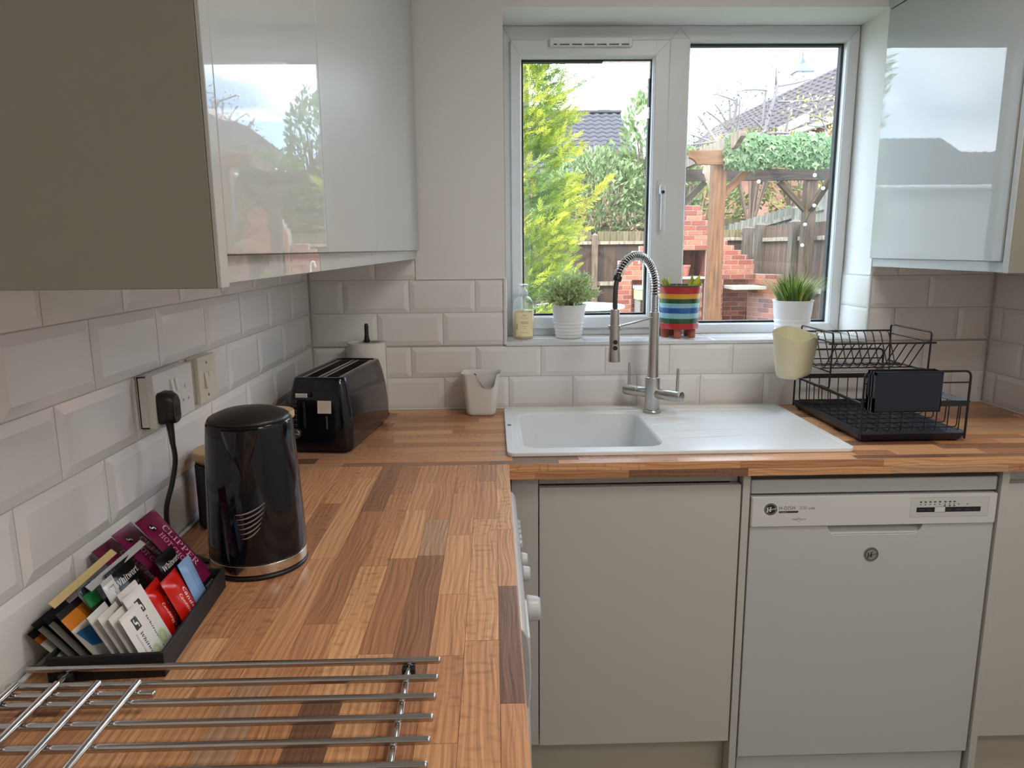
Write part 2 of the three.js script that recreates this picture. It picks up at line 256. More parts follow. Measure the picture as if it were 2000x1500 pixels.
// ------------------------------------------------------------------ window
{
  const w = struct('window_1', 'white plastic window with one opening sash and one fixed pane', 'window'), y = (v) => W + v;
  const F = -0.18, x0 = 0.594, x1 = 1.712, b0 = 0.2045, t1 = 1.165;
  const bar = (a, b, c, d, z0, z1, r = 0.004) => span(a, b, y(c), y(d), z0, z1, r);
  obj('frame', [bar(x0, 0.62, b0, t1, F - 0.06, F), bar(1.677, x1, b0, t1, F - 0.06, F), bar(x0, x1, 1.121, t1, F - 0.06, F - 0.0003), bar(x0, x1, b0, 0.2365, F - 0.06, F - 0.0003)], M.upvc, w);
  obj('mullion', [bar(1.113, 1.178, 0.23, 1.13, F - 0.06, F + 0.001)], M.upvc, w);
  const sash = obj('sash', [bar(0.617, 0.6485, 0.229, 1.121, F - 0.05, F + 0.014), bar(1.066, 1.1135, 0.229, 1.121, F - 0.05, F + 0.014), bar(0.617, 1.1135, 1.0725, 1.121, F - 0.05, F + 0.0137), bar(0.617, 1.1135, 0.229, 0.2675, F - 0.05, F + 0.0137)], M.upvc, w);
  const bead = (a, b, c, d, f, s = 0.006) => [bar(a, a + s, c, d, f - 0.03, f - 0.005, 0.002), bar(b - s, b, c, d, f - 0.03, f - 0.005, 0.002), bar(a, b, c, c + s, f - 0.03, f - 0.005, 0.002), bar(a, b, d - s, d, f - 0.03, f - 0.005, 0.002)];
  obj('glazing_bead', bead(0.645, 1.069, 0.264, 1.076, F + 0.012), M.upvc, sash);
  obj('glazing_bead', bead(1.174, 1.681, 0.232, 1.125, F), M.upvc, w);
  const gk = (a, b, c, d, z, s) => [bar(a, a + s, c, d, z - 0.022, z, 0), bar(b - s, b, c, d, z - 0.022, z, 0), bar(a, b, c, c + s, z - 0.022, z, 0), bar(a, b, d - s, d, z - 0.022, z, 0)];
  obj('gasket', gk(0.6505, 1.0635, 0.2695, 1.0705, F - 0.0185, 0.007), M.rubber, sash);
  obj('gasket', gk(1.1795, 1.6755, 0.2375, 1.1195, F - 0.0305, 0.0075), M.rubber, w);
  for (const z of [F - 0.0145, F - 0.0425]) obj('pane', bar(0.6505, 1.0635, 0.2695, 1.0705, z - 0.004, z, 0), M.glass, sash);
  for (const z of [F - 0.0265, F - 0.0545]) obj('pane', bar(1.1795, 1.6755, 0.2375, 1.1195, z - 0.004, z, 0), M.glass, w);
  const line = (xa, ya, xb, yb, z) => { const l = Math.hypot(xb - xa, yb - ya); return xf(new THREE.BoxGeometry(l, 0.0007, 0.0006), { p: [(xa + xb) / 2, y((ya + yb) / 2), z], r: [0, 0, Math.atan2(yb - ya, xb - xa)] }); };
  const jointMat = std({ color: lin(0.30, 0.29, 0.27), roughness: 0.8 });
  obj('mitre_joint', [line(0.618, 1.1205, 0.648, 1.073, F + 0.0141), line(1.1125, 1.1205, 1.067, 1.073, F + 0.0141), line(0.618, 0.2295, 0.648, 0.267, F + 0.0141), line(1.1125, 0.2295, 1.067, 0.267, F + 0.0141)], jointMat, sash);
  obj('mitre_joint', [line(0.5945, 1.1645, 0.62, 1.1215, F + 0.0002), line(1.7115, 1.1645, 1.677, 1.1215, F + 0.0002), line(1.7115, 0.205, 1.677, 0.2365, F + 0.0002), line(1.113, 1.121, 1.1455, 1.158, F + 0.0012), line(1.178, 1.121, 1.1455, 1.158, F + 0.0012), line(1.113, 0.2365, 1.1455, 0.208, F + 0.0012), line(1.178, 0.2365, 1.1455, 0.208, F + 0.0012)], jointMat, w);
  const v = obj('trickle_vent', [bar(0.745, 0.985, 1.1042, 1.1225, F + 0.012, F + 0.032, 0.002), bar(0.745, 0.985, 1.0985, 1.1008, F + 0.012, F + 0.032, 0.001), bar(0.745, 0.985, 1.1, 1.105, F + 0.012, F + 0.016, 0)], M.upvc, w);
  obj('vent_rib', [0, 1, 2, 3, 4, 5].map((i) => bar(0.76 + i * 0.038, 0.768 + i * 0.038, 1.1, 1.105, F + 0.014, F + 0.0318, 0)), M.upvc, v);
  obj('vent_end', [bar(0.738, 0.75, 1.0985, 1.1225, F + 0.012, F + 0.034, 0.003), bar(0.98, 0.992, 1.0975, 1.1235, F + 0.012, F + 0.034, 0.003)], M.upvc, v);
  const h = obj('handle', [bar(1.083, 1.101, 0.63, 0.70, F + 0.013, F + 0.022, 0.004), bar(1.087, 1.104, 0.655, 0.685, F + 0.02, F + 0.045, 0.006), bar(1.090, 1.104, 0.545, 0.672, F + 0.036, F + 0.047, 0.005)], M.upvc, w);
  obj('key_button', xf(cyl(0.0055, 0.0055, 0.004, 0, 0, 0, 16), { p: [1.0955, y(0.662), F + 0.0455], r: [Math.PI / 2, 0, 0] }), M.blackMatt, h);
}
// ------------------------------------------------------------------ worktops made of wood staves
const grain = [0, 1, 2].map((k) => tex(256, 1024, (u, v) => {
  const wv = v + 0.02 * tile1(u, v, 4, 6, k), wob = 0.10 * tile1(u, v, 2, 5, 30 + k);
  let s = 0.94 + 0.22 * tile1(u + wob, wv, 22, 2, 3 + k) + 0.18 * tile1(u + wob * 1.4, wv, 60, 3, 9 + k) + 0.12 * tile1(u, wv, 150, 8, 17 + k);
  const ring = Math.sin((u * 9 + 2.4 * tile1(u, v, 2, 3, 40 + k) + (k === 1 ? 3 * (v - 0.5) ** 2 : 0)) * 6.28); s -= 0.08 * Math.max(0, ring);
  if (k === 2) s -= 0.35 * Math.max(0, tile1(u, v, 5, 60, 51) - 0.05);                 // cross ripple of figured timber
  return [s, s * (0.985 - 0.10 * (1 - s)), s * (0.965 - 0.20 * (1 - s))];
}));
const staveTones = [[0.84, 0.46, 0.235], [0.75, 0.39, 0.195], [0.68, 0.335, 0.165], [0.55, 0.265, 0.135], [0.40, 0.195, 0.108], [0.27, 0.138, 0.085], [0.60, 0.37, 0.235]];
const staveMats = staveTones.map((c) => grain.map((t) => phys({ color: lin(...c), map: t, roughness: 0.34, bumpMap: t, bumpScale: 0.00015 })));
const staveCache = {};
let lastTone = 0;
function staveMat() { let i; do { const q = rnd(); i = q < 0.2 ? 0 : q < 0.40 ? 1 : q < 0.58 ? 2 : q < 0.72 ? 3 : q < 0.82 ? 4 : q < 0.88 ? 5 : 6; } while (i === lastTone); lastTone = i; return staveMats[i][Math.floor(rnd() * 3)]; }
function stave(parent, w, h, l, x, y, z, axis, variant) { // axis 'x' or 'z': the way the grain runs; x, y, z the centre of the top
  const key = [w, h, l, axis, variant].map((v) => typeof v === 'number' ? v.toFixed(4) : v).join();
  let g = staveCache[key];
  if (!g) {
    g = clean(axis === 'z' ? new THREE.BoxGeometry(w, h, l) : new THREE.BoxGeometry(l, h, w)); const P = g.attributes.position, U = g.attributes.uv, N = g.attributes.normal;
    for (let i = 0; i < P.count; i++) { const al = axis === 'z' ? P.getZ(i) : P.getX(i), ac = (axis === 'z' ? P.getX(i) : P.getZ(i)) + (Math.abs(N.getY(i)) > 0.5 ? 0 : P.getY(i)); U.setXY(i, ac / 0.09 + variant * 0.37, al / 0.6 + variant * 0.29); }
    staveCache[key] = g;
  }
  const m = obj('stave', g, staveMat(), parent); m.position.set(x, y - h / 2, z); return m;
}
const LENS = [0.16, 0.22, 0.28, 0.34, 0.42];
function pieces(a, b, start) { const out = []; let p = a - start; while (p < b) { const l = LENS[Math.floor(rnd() * 5)], s = Math.max(a, p), e = Math.min(b, p + l); if (e - s > 0.02) out.push([s, e]); else if (out.length) out[out.length - 1][1] = e; p += l; } return out; }
const TH = 0.0016, SINKCUT = { x0: 0.596, x1: 1.418, z0: 0.052, z1: 0.53 };
{ // left run: grain towards the window
  reseed(21);
  const t = thing('worktop', 'oiled wood block worktop along the left wall under the kettle', 'worktop', [0, 0, 0]);
  obj('core', span(0, 0.5835, W - 0.038, W - TH, 0.5985, 3.25), std({ color: lin(0.20, 0.10, 0.055), roughness: 0.5 }), t);
  const edges = [0.5855, 0.557]; while (edges.at(-1) > 0.03) edges.push(edges.at(-1) - 0.0435); edges[edges.length - 1] = 0;
  for (let c = 0; c < edges.length - 1; c++) { const x1 = edges[c], x0 = edges[c + 1]; for (const [s, e] of pieces(0.5975, 3.25, rnd() * 0.25)) stave(t, x1 - x0 - 0.0005, TH, e - s - 0.0006, (x0 + x1) / 2, W, (s + e) / 2, 'z', c % 3); }
  for (const [s, e] of pieces(0.5975, 3.25, 0.1)) { const m = stave(t, 0.0175, 0.0022, e - s - 0.0002, 0, 0, 0, 'z', 1); m.rotation.z = -Math.PI / 2; m.position.set(0.5847, W - 0.0100, (s + e) / 2); }
  for (const [s, e] of pieces(0.5975, 3.25, 0.2)) { const m = stave(t, 0.0185, 0.0022, e - s - 0.0002, 0, 0, 0, 'z', 2); m.rotation.z = -Math.PI / 2; m.position.set(0.5847, W - 0.0285, (s + e) / 2); }
  obj('edge_bead', xf(new THREE.CylinderGeometry(0.0016, 0.0016, 2.65, 8), { p: [0.5845, W - 0.0015, 1.924], r: [Math.PI / 2, 0, 0] }), staveMats[1][0], t);
}
{ // back run: grain along the window wall, cut out for the sink
  reseed(33);
  const t = thing('worktop', 'oiled wood block worktop under the window holding the white sink', 'worktop', [0, 0, 0]), K = SINKCUT, D = 0.5975;
  obj('core', [span(0, K.x0, W - 0.038, W - TH, 0, D - 0.002), span(K.x1, X1, W - 0.038, W - TH, 0, D - 0.002), span(K.x0, K.x1, W - 0.038, W - TH, 0, K.z0), span(K.x0, K.x1, W - 0.038, W - TH, K.z1, D - 0.002)], std({ color: lin(0.20, 0.10, 0.055), roughness: 0.5 }), t);
  const edges = [D, D - 0.0275]; while (edges.at(-1) > 0.03) edges.push(edges.at(-1) - 0.0435); edges[edges.length - 1] = 0;
  for (let c = 0; c < edges.length - 1; c++) {
    const z1 = edges[c], z0 = edges[c + 1];
    for (const [s, e] of pieces(0, X1, rnd() * 0.25)) {
      const put = (a, b, c0, c1) => { if (b - a > 0.004 && c1 - c0 > 0.002) stave(t, c1 - c0 - 0.0005, TH, b - a - 0.0006, (a + b) / 2, W, (c0 + c1) / 2, 'x', c % 3); };
      if (z1 <= K.z0 || z0 >= K.z1 || e <= K.x0 || s >= K.x1) { put(s, e, z0, z1); continue; }
      put(s, Math.min(e, K.x0), z0, z1); put(Math.max(s, K.x1), e, z0, z1);
      const a = Math.max(s, K.x0), b = Math.min(e, K.x1); put(a, b, z0, Math.min(z1, K.z0)); put(a, b, Math.max(z0, K.z1), z1);
    }
  }
  for (const [yy, h, off] of [[0.0100, 0.0175, 0.1], [0.0285, 0.0185, 0.22]]) for (const [s, e] of pieces(0.586, X1, off)) { const m = stave(t, h, 0.0022, e - s - 0.0002, 0, 0, 0, 'x', 1); m.rotation.x = Math.PI / 2; m.position.set((s + e) / 2, W - yy, D - 0.0009); }
  obj('edge_bead', xf(new THREE.CylinderGeometry(0.0016, 0.0016, X1 - 0.586, 8), { p: [(X1 + 0.586) / 2, W - 0.0015, D - 0.001], r: [0, 0, Math.PI / 2] }), staveMats[1][1], t);
}
// ------------------------------------------------------------------ wall cabinets
function wallCabinetLeft(z0, z1, label, near) {
  const t = thing('wall_cabinet', label, 'cabinet', [0, W, 0], 0, 'white wall cabinets on the left');
  obj('body', span(0.0015, 0.314, 0.464, 1.21, z0 + 0.0005, z1 - 0.0005), M.carcass, t);
  const d = obj('door', span(0.3145, 0.335, 0.4875, 1.17, z0 + 0.0012, z1 - 0.0012, 0.0012), M.gloss, t);
  obj('grip_rail', span(0.3145, 0.324, 0.4625, 0.4872, z0 + 0.0012, z1 - 0.0012, 0.001), M.gloss, d);
  obj('cornice', span(0.3145, 0.335, 1.1725, 1.21, z0 + 0.0005, z1 - 0.0005, 0.001), M.gloss, t);
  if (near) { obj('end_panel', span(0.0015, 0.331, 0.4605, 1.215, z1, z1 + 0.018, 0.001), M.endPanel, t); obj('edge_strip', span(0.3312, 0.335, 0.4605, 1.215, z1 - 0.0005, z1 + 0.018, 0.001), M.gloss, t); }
}
wallCabinetLeft(1.215, 1.588, 'glossy white wall cabinet with the garden mirrored in its door', true);
wallCabinetLeft(0.795, 1.215, 'glossy white wall cabinet in the middle of the left row', false);
wallCabinetLeft(0.003, 0.795, 'plain white wall cabinet in the corner beside the window wall', false);
{
  const t = thing('wall_cabinet', 'glossy white wall cabinet right of the window with sky mirrored in its door', 'cabinet', [0, W, 0]);
  obj('body', span(1.724, 2.0985, 0.428, 1.21, 0.003, 0.585), M.carcass, t);
  const d = obj('door', span(1.702, 1.7235, 0.4525, 1.152, 0.004, 0.578, 0.0012), M.gloss, t);
  obj('grip_rail', span(1.712, 1.7235, 0.4275, 0.4522, 0.004, 0.585, 0.001), M.gloss, d);
  obj('cornice', span(1.702, 1.7235, 1.1555, 1.21, 0.003, 0.585, 0.001), M.gloss, t);
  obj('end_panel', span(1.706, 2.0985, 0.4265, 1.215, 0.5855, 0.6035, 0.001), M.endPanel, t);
  obj('edge_strip', span(1.702, 1.7058, 0.4265, 1.215, 0.5875, 0.6035, 0.001), M.gloss, t);
}
// ------------------------------------------------------------------ base units
{
  const t = thing('base_cabinet', 'cream sink cabinet with one wide handleless door', 'cabinet', [0, 0, 0]), y = (v) => W + v;
  obj('body', [span(0.66, 0.678, 0.15, y(-0.23), 0.03, 0.548), span(1.122, 1.1395, 0.15, y(-0.0385), 0.03, 0.548), span(0.66, 1.1395, 0.15, 0.168, 0.03, 0.548), span(0.66, 1.1395, 0.15, y(-0.3), 0.02, 0.03)], M.carcass, t);
  const d = obj('door', span(0.6575, 1.1405, y(-0.752), y(-0.0665), 0.5545, 0.574, 0.0014), M.glossCream, t);
  obj('grip_rail', span(0.6575, 1.1385, y(-0.0645), y(-0.0385), 0.536, 0.553, 0.001), M.glossCream, d);
  obj('end_panel', span(1.143, 1.1605, 0, y(-0.0383), 0.03, 0.578, 0.001), M.glossCream, t);
  const f = thing('filler_post', 'narrow cream filler post in the inner corner of the units', 'panel', [0, 0, 0]);
  obj('post', span(0.592, 0.6555, y(-0.752), y(-0.0384), 0.54, 0.571, 0.0012), M.glossCream, f);
  const p = thing('plinth', 'recessed cream plinth board below the sink cabinet', 'panel', [0, 0, 0]); obj('board', span(0.592, 1.1425, 0, 0.149, 0.515, 0.53, 0.001), M.plinth, p);
}
{
  const t = thing('base_cabinet', 'cream base cabinet at the right end beside the dishwasher', 'cabinet', [0, 0, 0]), y = (v) => W + v;
  obj('body', span(1.79, 2.0975, 0.15, y(-0.0385), 0.03, 0.548), M.carcass, t);
  const d = obj('door', span(1.7895, 2.0975, y(-0.757), y(-0.075), 0.5545, 0.574, 0.0014), M.glossCream, t);
  obj('grip_rail', span(1.7895, 2.0975, y(-0.073), y(-0.0385), 0.5485, 0.553, 0.001), M.glossCream, d);
  obj('end_panel', span(1.7695, 1.7875, 0, y(-0.0383), 0.03, 0.578, 0.001), M.glossCream, t);
  const p = thing('plinth', 'recessed cream plinth board below the right end cabinet', 'panel', [0, 0, 0]); obj('board', span(1.788, 2.0985, 0, 0.143, 0.515, 0.53, 0.001), M.plinth, p);
}
function emblem(x, cx, cy, r, dark) { // round script badge
  x.save(); x.translate(cx, cy); x.beginPath(); x.arc(0, 0, r, 0, 7); x.fillStyle = dark ? '#17181b' : '#8f8d8a'; x.fill(); x.lineWidth = r * 0.09; x.strokeStyle = dark ? '#17181b' : '#1d1c1c'; x.stroke();
  x.beginPath(); x.arc(0, 0, r * 0.86, 0, 7); x.lineWidth = r * 0.07; x.strokeStyle = dark ? '#c9c8c6' : '#3a3938'; x.stroke();
  x.fillStyle = dark ? '#e6e5e2' : '#141414'; x.rotate(-0.2); x.font = `italic bold ${r * 1.15}px serif`; x.textAlign = 'center'; x.fillText('H', -r * 0.38, r * 0.42); x.font = `italic bold ${r * 0.50}px serif`; x.fillText('oover', r * 0.28, r * 0.22); x.restore();
}
function decal(name, w, h, t, mat, parent, at, rot = [0, 0, 0]) { // thin printed plate, print on its +z side
  const m = obj(name, new THREE.BoxGeometry(w, h, t), mat, parent); m.position.set(...at); m.rotation.set(...rot); return m;
}
{
  const t = thing('dishwasher', 'white freestanding dishwasher with round badge under the worktop', 'dishwasher', [0, 0, 0]), y = (v) => W + v, x0 = 1.1655, x1 = 1.7655;
  obj('body', span(x0 + 0.004, x1 - 0.004, 0.02, y(-0.057), 0.03, 0.545), M.applianceWhite, t);
  obj('top_lid', span(x0, x1, y(-0.0930), y(-0.0575), 0.05, 0.569, 0.004), M.applianceWhite, t);
  // door with a recessed hand hold under the control panel
  const ds = new THREE.Shape(); ds.moveTo(x0 + 0.001, y(-0.80)); ds.lineTo(x1 - 0.001, y(-0.80)); ds.lineTo(x1 - 0.001, y(-0.1745)); ds.lineTo(1.590, y(-0.1745)); ds.quadraticCurveTo(1.584, y(-0.196), 1.572, y(-0.1985)); ds.lineTo(1.374, y(-0.1985)); ds.quadraticCurveTo(1.362, y(-0.196), 1.356, y(-0.1745)); ds.lineTo(x0 + 0.001, y(-0.1745)); ds.closePath();
  const dg0 = extrude(ds, 0.0255, 0.002); dg0.translate(0, 0, 0.545); const door = obj('door', dg0, M.applianceWhite, t);
  obj('hand_hold', [xf(box(0.232, 0.0015, 0.034), { p: [1.473, y(-0.186), 0.558], r: [0.75, 0, 0] })], M.applianceWhite, door);
  const pan = obj('control_panel', span(x0, x1, y(-0.1745), y(-0.0978), 0.545, 0.5765, 0.004), M.applianceWhite, t);
  const print = canvasTex(1200, 154, (c, w, h) => {
    c.fillStyle = '#d4d4d4'; c.fillRect(0, 0, w, h); emblem(c, 88, 62, 30, true);
    c.fillStyle = '#2a2a2c'; c.font = '25px sans-serif'; c.fillText('H-DISH', 128, 66); c.fillStyle = '#7d7d80'; c.fillText('300', 226, 66); c.font = 'bold 15px sans-serif'; c.fillStyle = '#4a4a4c'; c.fillText('LITE', 275, 66);
    c.fillStyle = '#202022'; c.beginPath(); c.moveTo(129, 73); c.lineTo(226, 73); c.lineTo(222, 83); c.lineTo(129, 83); c.fill(); c.fillStyle = '#d0d0d0'; c.font = '8px sans-serif'; c.fillText('13 plates', 136, 81);
    c.fillStyle = '#2a2a2c'; c.font = '13px sans-serif'; c.fillText('ONETOUCH', 196, 123); c.strokeStyle = '#2a2a2c'; c.lineWidth = 1.5; for (let k = 0; k < 4; k++) { c.beginPath(); c.arc(231, 119, 10, k * 1.57 - 0.4, k * 1.57 + 0.4); c.stroke(); }
    c.fillStyle = '#cacac9'; c.fillRect(776, 14, 388, 104); c.strokeStyle = '#a9a9a8'; c.lineWidth = 2; c.strokeRect(776, 14, 388, 104);
    c.fillStyle = '#16171a'; c.fillRect(808, 66, 318, 26); c.fillStyle = '#d8d8d8'; c.fillRect(898, 64, 52, 29); c.strokeStyle = '#77777a'; c.strokeRect(898, 64, 52, 29);
    c.fillStyle = '#8f8f90'; c.font = '8px sans-serif'; for (const [x, s] of [[818, 'ON/OFF'], [862, 'Prog.'], [960, 'Start'], [1000, 'Express'], [1050, 'Option'], [1092, 'Delay']]) c.fillText(s, x, 82);
    c.fillStyle = '#2e2e30'; for (const x of [826, 849, 873, 896, 920, 946, 970, 992]) { c.fillRect(x - 5, 34, 11, 7); c.beginPath(); c.arc(x, 51, 3, 0, 7); c.fill(); } for (const x of [946, 970, 992]) c.fillRect(x - 5, 57, 11, 5); for (const x of [1014, 1058]) { c.beginPath(); c.arc(x, 51, 3, 0, 7); c.fill(); }
  });
  decal('panel_print', 0.592, 0.0725, 0.0006, phys({ map: print, roughness: 0.34, color: lin(0.98, 0.98, 0.98) }), pan, [(x0 + x1) / 2, y(-0.136), 0.5768]);
  const badge = obj('badge', xf(cyl(0.0185, 0.0175, 0.0022, 0, 0, 0, 36), { r: [Math.PI / 2, 0, 0] }), std({ color: lin(0.35, 0.34, 0.33), metalness: 1, roughness: 0.3 }), door); badge.position.set(1.469, y(-0.2505), 0.5725);
  const face = obj('badge_face', new THREE.CircleGeometry(0.0172, 36), std({ map: canvasTex(128, 128, (c) => { c.fillStyle = '#8f8d8a'; c.fillRect(0, 0, 128, 128); emblem(c, 64, 64, 58, false); }), roughness: 0.35 }), door); face.position.set(1.469, y(-0.2505), 0.57485);
  obj('kick_panel', span(x0 + 0.003, x1 - 0.003, 0.01, y(-0.806), 0.53, 0.562, 0.002), M.applianceWhite, t);
}
{ // washing machine under the left worktop, front seen on edge
  const t = thing('washing_machine', 'white washing machine under the left worktop seen edge on', 'washing machine', [0, 0, 0]), y = (v) => W + v, z0 = 0.655, z1 = 1.25;
  obj('body', span(0.03, 0.585, 0.02, y(-0.045), z0, z1, 0.004), M.applianceWhite, t);
  obj('front', span(0.583, 0.593, 0.03, y(-0.17), z0, z1, 0.003), M.applianceWhite, t);
  const prof = new THREE.Shape(); prof.moveTo(0.583, -0.172); prof.lineTo(0.600, -0.172); prof.quadraticCurveTo(0.6065, -0.12, 0.599, -0.062); prof.quadraticCurveTo(0.595, -0.045, 0.583, -0.045); prof.closePath();
  const pg = extrude(prof, z1 - z0, 0.002); pg.translate(0, W, z0); const pan = obj('control_panel', pg, M.applianceWhite, t);
  for (let k = 0; k < 5; k++) obj('button', span(0.600, 0.6075, y(-0.105), y(-0.095), 0.70 + k * 0.028, 0.718 + k * 0.028, 0.002), M.applianceWhite, pan);
  const knob = (r, l, z, yy) => { const k = obj('knob', xf(lathe([[0.001, 0], [r, 0], [r * 1.02, l * 0.3], [r * 0.9, l * 0.85], [r * 0.75, l], [0.0005, l]], 28), { r: [0, 0, -Math.PI / 2] }), M.applianceWhite, pan); k.position.set(0.601, y(yy), z); };
  knob(0.014, 0.0145, 0.885, -0.106); knob(0.014, 0.0165, 0.945, -0.106); knob(0.022, 0.027, 1.075, -0.108);
  const dg = lathe([[0.10, 0], [0.168, 0], [0.172, 0.006], [0.16, 0.016], [0.135, 0.020], [0.115, 0.016], [0.10, 0.006]], 48); const d = obj('porthole_door', xf(dg, { r: [0, 0, -Math.PI / 2] }), M.applianceWhite, t); d.position.set(0.592, 0.46, 0.95);
  obj('porthole_glass', xf(new THREE.SphereGeometry(0.115, 32, 12, 0, 6.2832, 0, 0.9), { r: [0, 0, -Math.PI / 2], p: [-0.007, 0, 0], s: [1, 0.16, 1] }), phys({ color: lin(0.05, 0.05, 0.055), roughness: 0.05 }), d);
  obj('detergent_drawer', span(0.592, 0.6025, y(-0.165), y(-0.062), 1.13, 1.245, 0.003), M.applianceWhite, t);
  obj('kick_flap', span(0.592, 0.597, 0.03, 0.12, z0 + 0.02, z1 - 0.02, 0.002), M.applianceWhite, t);
}
// ------------------------------------------------------------------ sink and tap
{
  const t = thing('kitchen_sink', 'white inset sink with one bowl and a ribbed drainer', 'sink', [0, W, 0]);
  const x0 = 0.583, x1 = 1.428, z0 = 0.042, z1 = 0.541, B = { x0: 0.622, x1: 0.978, z0: 0.1, z1: 0.488 };
  const flat = (s, y, d, b = 0) => { const g = extrude(s, d, b, 10); g.rotateX(Math.PI / 2); g.translate(0, y + d, 0); return g; };   // shape drawn in x, z
  const deck = rrShape(x0 + 0.004, z0 + 0.004, x1 - 0.004, z1 - 0.004, 0.016); deck.holes.push(rrPath(new THREE.Path(), B.x0, B.z0, B.x1, B.z1, 0.045));
  obj('deck', flat(deck, 0.0005, 0.0065), M.sinkWhite, t);
  const rim = rrShape(x0, z0, x1, z1, 0.02); rim.holes.push(rrPath(new THREE.Path(), x0 + 0.018, z0 + 0.018, x1 - 0.018, z1 - 0.018, 0.03));
  obj('rim', flat(rim, 0.0022, 0.006, 0.002), M.sinkWhite, t);
  const step = rrShape(x0 + 0.016, z0 + 0.016, x1 - 0.016, z1 - 0.016, 0.03); step.holes.push(rrPath(new THREE.Path(), x0 + 0.03, z0 + 0.05, x1 - 0.038, z1 - 0.03, 0.04));
  obj('inner_step', flat(step, 0.0045, 0.0036, 0.0012), M.sinkWhite, t);
  const cx = (B.x0 + B.x1) / 2, cz = (B.z0 + B.z1) / 2, bw = B.x1 - B.x0, bd = B.z1 - B.z0, loops = [];
  for (const [k, y, r] of [[0.004, 0.0068, 0.049], [-0.002, 0.006, 0.044], [-0.005, 0.0, 0.043], [-0.012, -0.09, 0.043], [-0.02, -0.165, 0.042], [-0.045, -0.186, 0.04], [-0.08, -0.19, 0.04]]) loops.push(rrLoop(bw + 2 * k, bd + 2 * k, r, y, cx, cz));
  obj('bowl', [loft(loops, false), xf(new THREE.PlaneGeometry(bw - 0.14, bd - 0.14), { p: [cx, -0.19, cz], r: [-Math.PI / 2, 0, 0] })], Object.assign(M.sinkWhite.clone(), { side: THREE.DoubleSide }), t);
  obj('waste', xf(cyl(0.042, 0.042, 0.003, 0, 0, 0, 32), { p: [cx, -0.1899, cz] }), M.chrome, t);
  obj('overflow', [xf(new THREE.TorusGeometry(0.014, 0.0025, 8, 24), { p: [0.9702, -0.028, 0.42], r: [0, Math.PI / 2, 0] }), xf(cyl(0.012, 0.012, 0.002, 0, 0, 0, 20), { p: [0.9715, -0.028, 0.42], r: [0, 0, Math.PI / 2] })], M.chrome, t);
  for (const [a, b, c, d] of [[0.99, 0.194, 1.281, 0.118], [0.988, 0.272, 1.24, 0.243], [0.984, 0.346, 1.22, 0.326], [0.984, 0.42, 1.28, 0.388]]) obj('drainer_rib', sweep([V(a, 0.0065, b), V((a * 3 + c) / 4, 0.0072, (b * 3 + d) / 4), V((a + c) / 2, 0.0072, (b + d) / 2), V(c, 0.0066, d)], (u) => 0.0032 * (1 - 0.75 * u), 8), M.sinkWhite, t);
  const st = obj('sticker', new THREE.BoxGeometry(0.010, 0.0004, 0.018), std({ color: lin(0.03, 0.13, 0.42), roughness: 0.4 }), t); st.position.set(0.5945, 0.0104, 0.262);
}
